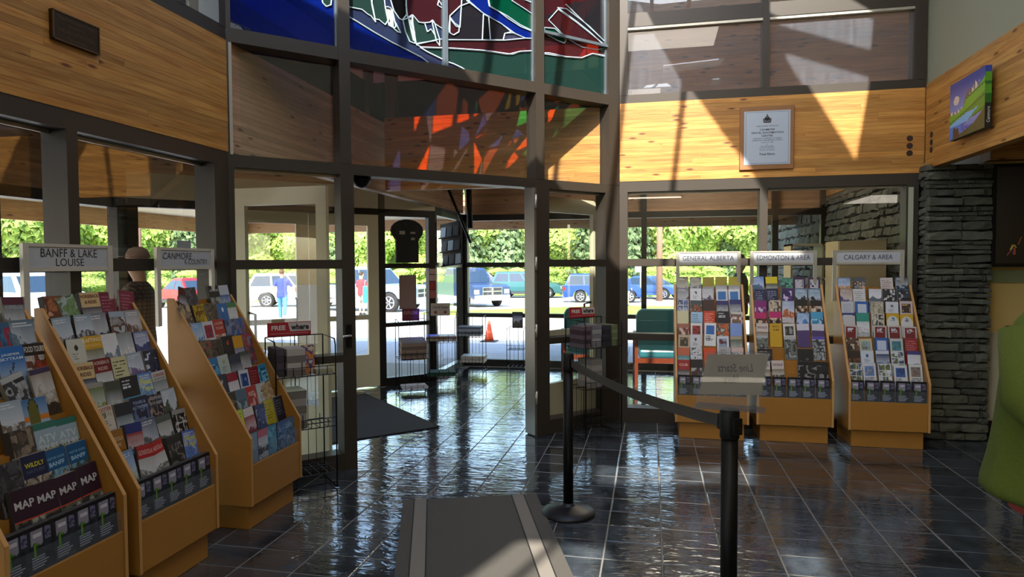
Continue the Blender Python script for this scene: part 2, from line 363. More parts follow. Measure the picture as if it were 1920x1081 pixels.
# ---- glazed frames ----
FD = 0.15   # frame depth, the pane sits 0.11 back
def pane(parent, x0, x1, z0, z1, m=GLASS, y=0.11, name='pane'):
    b = MB(); b.quad((x0, y, z0), (x1, y, z0), (x1, y, z1), (x0, y, z1)); return b.build(name, m, parent)
def bar(parent, x0, x1, z0, z1, m=ALU, name='mullion', d0=0.0, d1=FD):
    o = box(name, m, parent, x0, x1, d0, d1, z0, z1); return o
def rail(*a, **k): k.setdefault('name', 'transom'); k.setdefault('d0', 0.003); return bar(*a, **k)
# left window wall: local x = world Y, local y = outwards
w1 = structure('window_1', (-2.8, 0, 0), PI / 2)
for a, c in ((-3.0, -2.9), (-1.5, -1.43), (0.1, 0.17), (1.42, 1.49), (2.77, 2.835), (3.90, 4.05)):
    bar(w1, a, c, 0, 2.22)
for a, c in ((-3, -2.9), (-1.5, -1.43), (0.1, 0.17), (1.7, 1.77), (3.60, 3.66), (3.98, 4.05)): bar(w1, a, c, 3.14, RZ)
rail(w1, -3, 4.05, 2.22, 2.315); rail(w1, -3, 4.05, 3.06, 3.15); rail(w1, -3, 4.05, 1.52, 1.59, d0=0.03); rail(w1, -3, 4.05, 0.80, 0.86, d0=0.03); rail(w1, -3, 4.05, 0.0, 0.14)
rail(w1, -3, 4.05, 4.3, 4.36)
for a, c in ((-2.9, -1.5), (-1.43, 0.1), (0.17, 1.42), (1.49, 2.77), (2.835, 3.90)):
    pane(w1, a, c, 1.59, 2.22); pane(w1, a, c, 0.86, 1.52); pane(w1, a, c, 0.14, 0.80)
    box('reveal_trim', ALUL, w1, a, c, 0.10, 0.108, 2.20, 2.222)
for a, c in ((-2.9, -1.5), (-1.43, 0.1), (0.17, 1.7), (1.77, 3.60), (3.66, 3.98)): pane(w1, a, c, 3.15, 4.3); pane(w1, a, c, 4.36, RZ)
# diagonal screen with the doorway
C1 = (-2.8, 4.05, 0); q2 = PI / 4
w2 = structure('window_2', C1, q2)
SL = 3.536
for a, c in ((0.0, 0.035), (0.775, 0.875), (2.545, 2.69), (3.36, SL)): bar(w2, a, c, 0, 2.22); 
for a, c in ((0.0, 0.03), (0.775, 0.86), (2.55, 2.64), (3.40, SL)): bar(w2, a, c, 2.30, RZ)
box('edge_strip', mat('pale_edge_strip', 'b0aa98', 0.5), w2, 0.012, 0.032, -0.003, 0, 2.3, 3.05)
rail(w2, 0, SL, 2.22, 2.30); rail(w2, 0, SL, 3.055, 3.15)
for a, c in ((0.035, 0.775), (2.69, 3.36)):
    rail(w2, a, c, 1.52, 1.585); rail(w2, a, c, 0.82, 0.875); rail(w2, a, c, 0, 0.13)
    for z0, z1 in ((0.13, 0.82), (0.875, 1.52), (1.585, 2.22)): pane(w2, a, c, z0, z1, y=0.10)
    box('reveal_trim', ALUL, w2, a, c, 0.085, 0.095, 2.20, 2.222)
for a, c in ((0.03, 0.775), (0.86, 2.55), (2.64, 3.40)): pane(w2, a, c, 2.30, 3.055, y=0.10)
# right window wall
w5 = structure('window_3', (-0.3, 6.55, 0), 0)
LT = mat('lit_bronze', '4a4237', 0.4, 0.3)
for a, c in ((0, 0.075), (1.285, 1.355), (2.52, 2.62)): bar(w5, a, c, 0, 2.24)
for a, c in ((0, 0.075), (1.30, 1.36), (2.57, 2.66)): bar(w5, a, c, 3.155, RZ)
rail(w5, 0, 2.66, 2.235, 2.335); rail(w5, 0, 2.66, 3.08, 3.16); rail(w5, 0, 2.62, 1.52, 1.59, d0=0.02); rail(w5, 0, 2.62, 0.80, 0.865, d0=0.02); rail(w5, 0, 2.62, 0, 0.14); rail(w5, 0, 2.66, 3.80, 3.93); rail(w5, 0, 2.66, 4.7, 4.76)
for a, c in ((0.075, 1.285), (1.355, 2.52)):
    for z0, z1 in ((0.14, 0.80), (0.865, 1.52), (1.59, 2.235)): pane(w5, a, c, z0, z1)
    box('reveal_trim', ALUL, w5, a, c, 0.08, 0.09, 2.215, 2.236)
for a, c in ((0.075, 1.30), (1.36, 2.57)):
    pane(w5, a, c, 3.16, 3.80, DUSTY, y=0.05); pane(w5, a, c, 3.93, 4.7, DUSTY, y=0.05); pane(w5, a, c, 4.76, RZ)
    box('reveal_trim', ALUL, w5, a, c, 0.01, 0.05, 3.775, 3.80)
box('end_strip', mat('pale_jamb', '9da08a', 0.5), w5, 2.535, 2.575, -0.012, 0, 0.0, 2.21)
# things above the vestibule beams: dark duct band, cream wall, wooden wall behind the upper right panes
td = structure('trim_6'); DUCT = mat('dark_sheet_metal', '23262a', 0.5, 0.4, noise=0.15, scale=6)
box('sheet_panel', DUCT, td, -5.3, -0.25, 6.66, 6.72, 3.06, 3.46); box('sheet_panel', DUCT, td, -2.98, -2.92, 4.1, 6.7, 3.06, 3.46)
cw = structure('wall_vestibule'); cw.name = 'wall_far'; CR = mat('cream_soffit', 'd8cdb0', 0.8)
DKW = mat('shade_dark_wall', '2c2924', 0.9)  # upper wall coloured dark to stand in for shade behind the stained glass
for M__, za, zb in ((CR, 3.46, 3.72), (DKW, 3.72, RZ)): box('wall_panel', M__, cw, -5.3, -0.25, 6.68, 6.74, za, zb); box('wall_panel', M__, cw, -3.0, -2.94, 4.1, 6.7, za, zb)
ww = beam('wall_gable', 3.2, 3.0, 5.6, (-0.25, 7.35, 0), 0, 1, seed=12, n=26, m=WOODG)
col = structure('trim_7'); 
for x, y in ((-2.93, 6.60), (-2.66, 6.62)): box('column_section', mat('brown_column', '4a3a2a', 0.6), col, x - 0.05, x + 0.06, y - 0.05, y + 0.05, 3.06, RZ)
# lounge and vestibule ceiling
lc = structure('ceiling_lounge'); lc.name = 'ceiling.001'
box('ceiling_panel', mat('lounge_ceiling', 'c6b99c', 0.9), lc, -5.4, 2.5, 6.75, 9.95, 3.07, 3.12)
box('ceiling_panel', MATS['lounge_ceiling'], lc, -5.4, -2.95, 0, 6.75, 3.07, 3.12)
# outer window wall
EXY = 9.8
w6 = structure('window_4', (-2.8, EXY, 0), 0); DK = mat('dark_frame', '1d1a17', 0.45, 0.3)
for a, c in ((-0.03, 0.06), (2.66, 2.735), (4.44, 4.52), (5.07, 5.16)): bar(w6, a, c, 0, 3.05 if a > 0.5 else 2.30, m=DK, d1=0.10)
rail(w6, 0, 5.16, 2.20, 2.29, m=DK, d1=0.10); rail(w6, 0, 5.16, 1.50, 1.57, m=DK, d1=0.10); rail(w6, 0, 5.16, 0.74, 0.80, m=DK, d1=0.10); rail(w6, 0, 5.16, 0, 0.10, m=DK, d1=0.10)
for a, c in ((0.06, 2.66), (2.735, 4.44), (4.52, 5.07)):
    for z0, z1 in ((0.10, 0.74), (0.80, 1.50), (1.57, 2.20)): pane(w6, a, c, z0, z1, y=0.05)
b6 = beam('trim_8', 5.16, 2.29, 3.06, (-2.8, EXY + 0.11, 0), 0, 1, seed=20, m=WOOD2)
w7 = structure('window_5', (-2.8, 8.45, 0), PI / 2)       # short return: local x = world Y, local y = -X
for a, c in ((0.0, 0.07), (1.30, 1.36)): bar(w7, a, c, 0, 2.30, m=DK, d1=0.10)
rail(w7, 0, 1.36, 2.20, 2.30, m=DK, d1=0.1); rail(w7, 0, 1.36, 1.50, 1.57, m=ALUL, d1=0.1); rail(w7, 0, 1.36, 0, 0.09, m=ALUL, d1=0.1); pane(w7, 0.07, 1.30, 0.09, 1.5, y=0.05); pane(w7, 0.07, 1.30, 1.57, 2.20, y=0.05)
# outer diagonal with the exit doors: local x from the left corner (-5.3,5.95) to (-2.8,8.45)
w8 = structure('window_6', (-5.3, 5.95, 0), PI / 4)
for a, c in ((0, 0.10), (0.93, 1.0), (2.74, 2.83), (3.44, 3.536)): bar(w8, a, c, 0, 2.22, m=DK, d1=0.1)
rail(w8, 0, SL, 2.16, 2.25, m=DK, d1=0.1); bar(w8, 2.74, 2.83, 2.2, 2.5, m=DK, d1=0.1)
rail(w8, 0.1, 0.93, 1.5, 1.57, m=DK, d1=0.1); rail(w8, 0.1, 0.93, 0, 0.1, m=DK, d1=0.1); pane(w8, 0.1, 0.93, 0.1, 1.5, y=0.05); pane(w8, 0.1, 0.93, 1.57, 2.16, y=0.05)
rail(w8, 2.83, 3.44, 1.5, 1.56, m=DK, d1=0.1); rail(w8, 2.83, 3.44, 0.75, 0.80, m=DK, d1=0.1); rail(w8, 2.83, 3.44, 0, 0.10, m=DK, d1=0.1)
for z0, z1 in ((0.1, 0.75), (0.8, 1.5), (1.56, 2.16)): pane(w8, 2.83, 3.44, z0, z1, y=0.05)
b8 = beam('trim_9', SL, 2.52, 3.06, (-5.3, 5.95, 0), PI / 4, 1, seed=23, m=WOOD2, n=13); box('soffit_strip', CR, b8, 0, SL, 0.0, 0.1, 2.25, 2.52)
w9 = structure('window_7', (-5.3, -3.0, 0), PI / 2)
for a in (0, 2.2, 4.4, 6.05, 7.45, 8.82): bar(w9, a, a + 0.13, 0, 2.2, m=DK, d1=0.12)
rail(w9, 0, 8.95, 2.14, 2.24, m=DK, d1=0.12); rail(w9, 0, 8.95, 1.52, 1.60, m=DK, d1=0.12); rail(w9, 0, 8.95, 0, 0.12, m=DK, d1=0.12)
for a, c in ((0.13, 2.2), (2.33, 4.4), (4.53, 6.05), (6.18, 7.45), (7.58, 8.82)): pane(w9, a, c, 0.12, 1.52, y=0.05); pane(w9, a, c, 1.6, 2.14, y=0.05)
b9 = beam('trim_10', 8.95, 2.24, 3.06, (-5.3, -3.0, 0), PI / 2, 2, seed=24, m=WOOD2)
# ---- door leaves ----
def leaf(name, x0, x1, loc, rz, label, handle_x, kick=0.42, frame=None, stile=0.09, d=0.045, hside=-1, bar_style='push'):
    o = empty(name, loc, rz); o['kind'] = 'structure'; o['label'] = label; fm = frame or CREAM
    box('stile', fm, o, x0, x0 + stile, 0, d, 0.015, 2.17); box('stile', fm, o, x1 - stile, x1, 0, d, 0.015, 2.17)
    box('top_rail', fm, o, x0 + stile, x1 - stile, 0, d, 2.03, 2.17); box('bottom_rail', fm, o, x0 + stile, x1 - stile, 0, d, 0.015, kick)
    box('lock_rail', fm, o, x0 + stile, x1 - stile, 0.005, d - 0.005, 0.86, 0.92)
    pane(o, x0 + stile, x1 - stile, kick, 0.86, y=d / 2); pane(o, x0 + stile, x1 - stile, 0.92, 2.03, y=d / 2)
    hb = MB(); yy = -0.06 * (1 if hside < 0 else -1) + (0 if hside < 0 else d)
    hb.tube([(handle_x, yy * 0.2, 1.16), (handle_x, yy, 1.14), (handle_x, yy, 0.84), (handle_x, yy * 0.2, 0.82)], 0.011, 8); hb.build('handle', BLACKM, o); return o
leaf('door_1', -0.82, 0.0, (-2.50, 4.84, 0), math.radians(-2), 'cream steel glazed door leaf opened back behind the left sidelight', -0.72, hside=1)
leaf('door_2', 0.0, 0.86, (-1.00, 6.06, 0), math.radians(56), 'cream steel glazed door leaf opened back behind the right sidelight', 0.76, hside=1)
leaf('door_3', 1.0, 1.86, (-5.3, 5.95, 0), PI / 4, 'left leaf of the cream glazed exit doors', 1.70, stile=0.14)
leaf('door_4', 1.87, 2.74, (-5.3, 5.95, 0), PI / 4, 'right leaf of the cream glazed exit doors', 2.02, stile=0.14)
# edge of the opened right door: hinge stile and hinges at the right jamb
hj = structure('door_5', C1, q2, 'silver edge of the right door jamb with its hinges'); box('jamb_strip', mat('worn_aluminium', '807c74', 0.35, 0.7), hj, 2.522, 2.545, -0.004, 0.15, 0.012, 2.22)
for z in (0.35, 0.95, 1.55, 2.1):
    MB().tube([(2.534, -0.014, z - 0.06), (2.534, -0.014, z + 0.06)], 0.011, 8).build('hinge', ALUL, hj)
lk = structure('door_6', C1, q2, 'dark lock and lever on the left door post'); box('lock_plate', BLACKM, lk, 0.80, 0.84, -0.012, 0, 0.93, 1.10); MB().tube([(0.82, -0.01, 1.02), (0.82, -0.05, 1.02), (0.76, -0.055, 1.02)], 0.009, 8).build('lever', ALUL, lk)
# ---- right-hand nook behind the pillar ----
nk = structure('wall_nook'); nk.name = 'wall_front.001'
box('wall_panel', BEIGE, nk, 2.86, 6.0, 6.62, 6.75, 0.92, 2.42); box('wall_panel', OFFW, nk, 2.86, 6.0, 6.60, 6.75, 0.14, 0.92)
bb = box('baseboard_front', mat('black_vinyl_base', '0b0c10', 0.4), None, 2.86, 6.0, 6.585, 6.62, 0, 0.14); bb['kind'] = 'structure'
bN = beam('trim_11', 3.14, 2.42, 2.62, (2.86, 6.5, 0), 0, 1, seed=31, n=3, th=0.2)
lowc = box('ceiling_nook', mat('nook_ceiling', '8a6a35', 0.8), None, 2.46, 6.0, -5, 6.75, 2.62, 2.70); lowc.name = 'ceiling.002'; lowc['kind'] = 'structure'
# end wall that closes the room off from the lounge's right side, outer side walls
we = structure('wall_outer'); we.name = 'wall_right.001'
box('wall_panel', OFFW, we, 2.95, 3.0, 6.75, 9.9, 0, 3.1)
# rear of left corridor
wl = box('wall_left_end', OFFW, None, -5.4, -2.95, -3.1, -3.0, 0, 3.1); wl.name = 'wall_left.001'; wl['kind'] = 'structure'
bpy.data.objects.remove(bl)
ww['kind'] = 'structure'
# ---- roof overhang outside with its wooden fascia ----
ov = structure('trim_12'); box('soffit', CR, ov, -7.6, 3.2, 9.95, 11.6, 2.36, 2.44); box('soffit', CR, ov, -7.6, -5.45, -4, 9.95, 2.36, 2.44)
box('fascia', WOOD2, ov, -7.6, 3.2, 11.6, 11.66, 2.16, 2.75); box('fascia', WOODY, ov, -7.66, -7.6, -4, 11.66, 2.12, 2.9)
# ---- ceiling strip lamps of the room, hung behind the visitor ----
LAMP = mat('lamp_tube', 'ffffff', 0.5, emit='fff1d6', estr=9.0)
for k, yy in enumerate((-0.9, -2.0)):
    r = empty('strip_lamp', (0.05, yy, 3.0)); tag(r, ['suspended fluorescent strip lamp nearer the entrance', 'suspended fluorescent strip lamp farther from the entrance'][k], 'lamp', 'strip lamps over the counter')
    box('lamp_housing', ALUL, r, -0.62, 0.62, -0.06, 0.06, 0.02, 0.06); box('lamp_tube', LAMP, r, -0.60, 0.60, -0.035, 0.035, -0.005, 0.02)
    MB().tube([(0.5, 0, 0.05), (0.5, 0, 2.6)], 0.004, 6).build('hanger', BLACKM, r); MB().tube([(-0.5, 0, 0.05), (-0.5, 0, 2.6)], 0.004, 6).build('hanger', BLACKM, r)
for k, (x, y, e) in enumerate(((0.3, 1.2, 34), (4.2, 1.0, 26), (-0.6, -3.2, 30))):  # added fill for the dim room, no fixtures hang here
    ld = bpy.data.lights.new('fill_light', 'AREA'); ld.shape = 'RECTANGLE'; ld.size = 1.6; ld.size_y = 1.6; ld.energy = e; ld.color = (1.0, 0.9, 0.76)
    lo = obj('fill_light', ld, None, (x, y, 2.6 if x > 3 else 5.5))

ld = bpy.data.lights.new('lounge_fill', 'AREA'); ld.size = 1.2; ld.energy = 35; ld.color = (1.0, 0.88, 0.7); obj('lounge_fill', ld, None, (0.6, 8.2, 3.0))  # added fill to lift the dark lounge, no lamp known there
# ================= stained glass above the doorway =================
SGP = [('B',[(-0.059,3.544),(0.849,3.756),(0.838,3.048),(-0.069,3.047)]),('W',[(-0.005,3.222),(0.035,3.208),(0.097,3.195),(0.144,3.149),(0.186,3.142),(0.228,3.128),(-0.008,3.057)]),('Gg',[(0.662,3.559),(0.68,3.463),(0.707,3.442),(0.74,3.46),(0.757,3.58)]),('S',[(0.849,3.756),(1.708,3.957),(2.626,4.172),(2.621,3.093),(0.838,3.048)]),('B',[(0.844,3.411),(0.934,3.381),(1.069,3.326),(1.221,3.272),(1.356,3.233),(1.471,3.198),(1.527,3.169),(1.555,3.109),(0.838,3.008)]),('Gg',[(0.848,3.678),(1.04,3.721),(1.059,3.525),(1.087,3.402),(1.049,3.443),(1.024,3.45),(0.977,3.477),(0.89,3.475),(0.845,3.481)]),('Gg',[(1.087,3.732),(1.144,3.744),(1.167,3.531),(1.197,3.447),(1.165,3.397),(1.113,3.427),(1.083,3.425),(1.059,3.545)]),('P',[(1.167,3.531),(1.189,3.539),(1.215,3.533),(1.254,3.401),(1.236,3.385),(1.196,3.398)]),('K',[(1.227,3.763),(1.339,3.789),(1.345,3.509),(1.308,3.461),(1.281,3.468),(1.237,3.521),(1.212,3.597)]),('Gg',[(1.224,3.526),(1.245,3.44),(1.294,3.359),(1.267,3.362),(1.231,3.384)]),('Gg',[(1.313,3.462),(1.359,3.487),(1.412,3.389),(1.416,3.298),(1.37,3.306),(1.334,3.375)]),('P',[(1.359,3.487),(1.391,3.501),(1.421,3.315),(1.402,3.32)]),('Gg',[(1.396,3.519),(1.45,3.471),(1.502,3.473),(1.525,3.409),(1.558,3.437),(1.591,3.396),(1.605,3.356),(1.425,3.299),(1.399,3.428)]),('M',[(1.353,3.792),(1.501,3.825),(1.704,3.593),(1.703,3.442),(1.592,3.486),(1.573,3.512),(1.549,3.49),(1.502,3.477),(1.45,3.471),(1.396,3.519),(1.354,3.49),(1.342,3.583)]),('Gg',[(1.564,3.51),(1.592,3.486),(1.634,3.37),(1.634,3.318),(1.605,3.348)]),('M',[(1.708,3.957),(1.857,3.992),(1.915,3.722),(1.824,3.673),(1.729,3.576),(1.728,3.447),(1.703,3.442),(1.705,3.606),(1.618,3.639)]),('K2',[(1.856,3.905),(1.895,3.74),(2.044,3.66),(2.23,3.606),(2.328,3.557),(2.262,3.531),(2.245,3.473),(1.702,3.378),(1.729,3.554),(1.787,3.501),(1.822,3.499)]),('M',[(1.729,3.567),(1.773,3.524),(1.817,3.507),(1.812,3.462),(1.762,3.427),(1.727,3.438)]),('K',[(2.049,3.652),(2.101,3.64),(2.116,3.451),(2.037,3.437)]),('S2',[(2.262,3.531),(2.35,3.551),(2.479,3.529),(2.245,3.469)]),('B',[(1.866,3.908),(2.062,3.952),(2.107,3.73),(2.285,3.685),(2.423,3.634),(2.623,3.592),(2.623,3.55),(2.479,3.529),(2.367,3.55),(2.23,3.606),(2.044,3.66),(1.89,3.73)]),('G',[(2.062,3.952),(2.287,4.002),(2.341,3.823),(2.48,3.779),(2.624,3.723),(2.623,3.592),(2.423,3.62),(2.285,3.667),(2.203,3.705),(2.113,3.732)]),('M',[(2.287,4.002),(2.626,4.079),(2.624,3.723),(2.48,3.779),(2.341,3.823)]),('P',[(2.475,3.861),(2.555,3.849),(2.624,3.808),(2.624,3.845),(2.59,3.908)]),('M',[(1.425,3.291),(1.634,3.37),(1.737,3.384),(2.245,3.469),(2.479,3.529),(2.623,3.55),(2.623,3.446),(2.422,3.403),(2.338,3.366),(2.283,3.357),(2.041,3.348),(1.736,3.314),(1.472,3.278)]),('D',[(1.458,3.275),(1.736,3.314),(2.041,3.348),(2.31,3.362),(2.422,3.403),(2.623,3.446),(2.621,3.083),(1.92,3.077),(1.91,3.137),(1.834,3.174),(1.76,3.193),(1.701,3.201),(1.518,3.252)]),('M',[(2.626,4.172),(3.506,4.378),(3.507,3.519),(3.24,3.52),(3.111,3.46),(2.923,3.439),(2.623,3.423)]),('K2',[(2.924,3.916),(3.506,4.126),(3.507,3.61),(3.208,3.757)]),('P',[(2.832,3.864),(2.936,3.875),(3.208,3.767),(3.507,3.6),(3.507,3.559),(3.208,3.718),(3.048,3.786)]),('K2',[(2.683,3.763),(2.766,3.717),(2.923,3.617),(3.111,3.563),(3.292,3.569),(3.425,3.647),(3.507,3.61),(3.507,3.874),(3.506,4.126),(3.176,4.007)]),('M',[(2.838,3.851),(3.048,3.776),(3.208,3.708),(3.439,3.609),(3.292,3.569),(3.111,3.563),(2.923,3.617),(2.802,3.691),(2.73,3.734)]),('G',[(2.682,3.659),(2.802,3.672),(2.874,3.633),(2.929,3.594),(2.911,3.562),(2.831,3.572),(2.682,3.612)]),('D',[(2.623,3.423),(2.735,3.441),(2.923,3.439),(3.111,3.46),(3.24,3.52),(3.507,3.529),(3.507,3.06),(2.621,3.083)])]
SGP += [('B',[(0,3.85),(0.8,3.9),(0.75,4.6),(0.3,5.2),(0,5.2)]),('R',[(0.80,4.05),(1.05,4.0),(1.12,4.3),(1.05,4.75),(0.92,4.9),(0.84,4.5)]),('Y',[(0.84,3.95),(0.93,3.9),(0.95,4.06),(0.86,4.1)]),('Y',[(1.3,3.95),(1.42,3.92),(1.40,4.1),(1.33,4.12)]),  # unseen upper pieces, invented; they tint the sunlight falling on the beam
 ('G',[(0.80,4.0),(0.86,4.1),(0.84,4.5),(0.80,4.6)]),('R',[(1.15,4.4),(1.9,4.1),(2.3,4.4),(1.9,5.0),(1.2,5.2)]),('B',[(1.5,3.98),(1.9,3.95),(1.85,4.15),(1.55,4.2)]),('G',[(1.6,4.3),(1.72,4.28),(1.75,4.45),(1.62,4.5)]),('Y',[(2.1,4.1),(2.3,4.02),(2.35,4.2),(2.2,4.3)]),('R',[(2.6,4.25),(3.4,4.2),(3.4,4.6),(2.7,4.7)]),('B',[(2.4,4.4),(2.9,4.7),(2.6,5.3),(2.2,5.1)])]
def tint_glass(name, tcol, dcol):
    m = bpy.data.materials.new(name); m.use_nodes = True; t = m.node_tree; t.nodes.clear(); N = t.nodes; L = t.links
    out = N.new('ShaderNodeOutputMaterial'); tr = N.new('ShaderNodeBsdfTransparent'); tr.inputs[0].default_value = (*tcol, 1)
    df = N.new('ShaderNodeBsdfDiffuse'); df.inputs[0].default_value = (*[min(1, q * 2.0) for q in dcol], 1); gl = N.new('ShaderNodeBsdfGlossy'); gl.inputs['Roughness'].default_value = 0.05
    fr = N.new('ShaderNodeFresnel'); fr.inputs[0].default_value = 1.35
    a = N.new('ShaderNodeMixShader'); a.inputs[0].default_value = 0.35; L.new(tr.outputs[0], a.inputs[1]); L.new(df.outputs[0], a.inputs[2])
    c = N.new('ShaderNodeMixShader'); L.new(fr.outputs[0], c.inputs[0]); L.new(a.outputs[0], c.inputs[1]); L.new(gl.outputs[0], c.inputs[2]); L.new(c.outputs[0], out.inputs[0]); return m
SGM = {'B': tint_glass('cobalt_glass', (0.03, 0.08, 0.85), (0.002, 0.012, 0.16)), 'S': tint_glass('slate_blue_glass', (0.12, 0.16, 0.5), (0.02, 0.03, 0.075)),
 'S2': tint_glass('lilac_glass', (0.2, 0.2, 0.5), (0.04, 0.04, 0.08)), 'G': tint_glass('green_glass', (0.03, 0.6, 0.25), (0.0, 0.05, 0.025)),
 'Gg': tint_glass('sea_green_glass', (0.08, 0.3, 0.22), (0.015, 0.04, 0.035)), 'D': tint_glass('deep_green_glass', (0.05, 0.22, 0.16), (0.01, 0.035, 0.03)),
 'M': tint_glass('maroon_glass', (0.85, 0.16, 0.05), (0.035, 0.008, 0.012)), 'K': tint_glass('black_glass', (0.01, 0.01, 0.01), (0.003, 0.003, 0.004)),
 'K2': tint_glass('smoke_glass', (0.35, 0.12, 0.12), (0.012, 0.012, 0.017)), 'P': tint_glass('pale_glass', (0.7, 0.75, 0.75), (0.5, 0.6, 0.65)),
 'W': tint_glass('white_glass', (0.6, 0.6, 0.6), (0.4, 0.4, 0.42)), 'R': tint_glass('orange_red_glass', (1.0, 0.16, 0.03), (0.1, 0.01, 0.004)), 'Y': tint_glass('amber_glass', (1.0, 0.55, 0.03), (0.2, 0.1, 0.01))}
from mathutils.geometry import delaunay_2d_cdt
sgw = empty('stained_glass_window', C1, q2); tag(sgw, 'cobalt, maroon and green stained glass mountain panel above the doorway', 'window')
vc = []; fc = []
rect = [(0.0, 3.14), (3.5, 3.14), (3.5, 5.3), (0.0, 5.3)]
for pts in [rect] + [p for _, p in SGP]:
    fc.append(list(range(len(vc), len(vc) + len(pts)))); vc += [Vector((min(max(x, 0.0), 3.5), min(max(y, 3.14), 5.3))) for x, y in pts]
ov_, oe_, of_, _, _, ofi = delaunay_2d_cdt(vc, [], fc, 1, 1e-4, True)
groups = {}
def ptin(x, y, P):
    c = False; j = len(P) - 1
    for i in range(len(P)):
        if (P[i][1] > y) != (P[j][1] > y) and x < (P[j][0] - P[i][0]) * (y - P[i][1]) / (P[j][1] - P[i][1]) + P[i][0]: c = not c
        j = i
    return c
for f in of_:
    px_ = sum(ov_[k].x for k in f) / len(f); py_ = sum(ov_[k].y for k in f) / len(f); hit = 0
    for g_, (c_, P_) in enumerate(SGP):
        if ptin(px_, py_, P_): hit = g_ + 1
    groups.setdefault(hit, []).append(f)
for gi in sorted(groups):
    col_ = 'S' if gi == 0 else SGP[gi - 1][0]; b = MB(); base = len(b.v)
    for f in groups[gi]:
        b.quad(*[(ov_[k].x, 0.062, ov_[k].y) for k in f])
    b.build('glass_piece', SGM[col_], sgw)
LEAD = mat('white_came', '9fb2be', 0.5)
for gi, (c, pts) in enumerate(SGP):
    if c in ('W',) or gi == 29: continue
    b = MB(); P = [(min(max(x, 0.0), 3.5), min(max(z, 3.14), 5.3)) for x, z in pts]
    for (x0, z0), (x1, z1) in zip(P, P[1:] + P[:1]):
        if abs(x0 - x1) < 1e-4 and (x0 <= 0.001 or x0 >= 3.49): continue
        if abs(z0 - z1) < 1e-4 and (z0 <= 3.145 or z0 >= 5.29): continue
        if max(z0, z1) > 4.02 and gi < len(SGP) - 11: continue
        b.tube([(x0, 0.056, z0), (x1, 0.056, z1)], 0.0052 if c != 'D' else 0.0075, 5)
    if b.v: b.build('came', LEAD, sgw)
tk = mat('ink', '15151a', 0.6)
text('m pocwn', tk, sgw, 0.14, 0.03, (0.10, 0.05, 3.185), rot=(PI / 2, 0.3, 0))
box('divider_bar', mat('satin_aluminium', '7f8d98', 0.35, 0.7), sgw, 1.665, 1.70, 0.035, 0.06, 3.15, 5.3)
b = MB(); b.box(2.64, 3.40, 0.02, 0.05, 3.60, 3.625, Matrix.Rotation(0, 4, 'Y')); b.build('tie_bar', MATS['satin_aluminium'], sgw)
for a, c in ((0.03, 0.775), (0.86, 1.665), (1.70, 2.55), (2.64, 3.40)): box('glazing_bead', MATS['satin_aluminium'], sgw, c - 0.012, c, 0.04, 0.06, 3.15, 5.3)
# bronze plate, plaque, painting
pl_ = empty('bronze_plaque', (-2.80, 2.69, 2.63), PI / 2); tag(pl_, 'small dark bronze plaque with raised lettering on the left wooden beam', 'plaque')
o = box('plate', BRONZE, pl_, 0, 0.275, -0.022, 0, 0, 0.14, 0.003); RT = mat('raised_bronze', '6d5a45', 0.35, 0.8)
for a in ((0, 0.275, 0, 0.006), (0, 0.275, 0.134, 0.14), (0, 0.006, 0, 0.14), (0.269, 0.275, 0, 0.14)): box('rim', RT, pl_, a[0], a[1], -0.026, -0.02, a[2], a[3])
for k, (s, ww_) in enumerate((('Travel Information Centre', 0.22), ('Designed by', 0.09), ('THE ARCHITECTURAL', 0.22), ('Consultants', 0.11))): text(s, RT, pl_, ww_, 0.017, (0.137, -0.0235, 0.114 - 0.03 * k))
pq = empty('dedication_plaque', (0.80, 6.55, 2.405), 0); tag(pq, 'pale metal dedication plaque on a wooden backing on the right beam', 'plaque')
WB = mat('oak_backing', '8a5f38', 0.5, noise=0.1, scale=8); o = box('backing_board', WB, pq, 0, 0.475, -0.022, 0, 0, 0.58, 0.006)
METAL = mat('brushed_pale_metal', 'a9b6c6', 0.42, 0.25); box('metal_sheet', METAL, pq, 0.038, 0.44, -0.026, -0.022, 0.045, 0.535)
for z in (0.055, 0.522): box('border_line', tk, pq, 0.055, 0.425, -0.0268, -0.0262, z, z + 0.002)
for x in (0.053, 0.423): box('border_line', tk, pq, x, x + 0.002, -0.0268, -0.0262, 0.055, 0.524)
Y0 = 0.40
for s, wd_, h_, z in (('WELCOME VISITORS', 0.19, 0.011, 0.395), ('CANMORE', 0.13, 0.018, 0.363), ('TRAVEL INFORMATION', 0.28, 0.018, 0.335), ('CENTRE', 0.10, 0.018, 0.307), ('OFFICIALLY OPENED TO SERVE', 0.25, 0.011, 0.283), ("ALBERTA'S TRAVELLING PUBLIC", 0.27, 0.011, 0.266), ('August 29, 1986', 0.11, 0.010, 0.246), ('by', 0.014, 0.009, 0.229), ('The Honourable', 0.11, 0.010, 0.212), ('LeRoy Fjordbotten', 0.13, 0.010, 0.195), ('Minister of Tourism', 0.13, 0.010, 0.178), ('Travel Alberta', 0.135, 0.022, 0.14)):
    text(s, tk, pq, wd_, h_, (0.24, -0.0272, z), bold=0.01 if h_ > 0.015 else 0)
cr = MB(); 
for x0, x1, z0, z1 in ((-0.032, 0.032, 0, 0.012), (-0.035, -0.025, 0.012, 0.04), (0.025, 0.035, 0.012, 0.04), (-0.022, 0.022, 0.016, 0.05), (-0.012, 0.012, 0.052, 0.062), (-0.004, 0.004, 0.064, 0.078), (-0.03, 0.03, 0.03, 0.035)): cr.box(0.24 + x0, 0.24 + x1, -0.0272, -0.0264, 0.425 + z0, 0.425 + z1)
cr.build('crest', tk, pq)
pt = empty('mountain_painting', (2.32, 5.84, 2.485), -PI / 2); tag(pt, 'small canvas painting of a green valley, moon and blue river on right beam', 'painting')
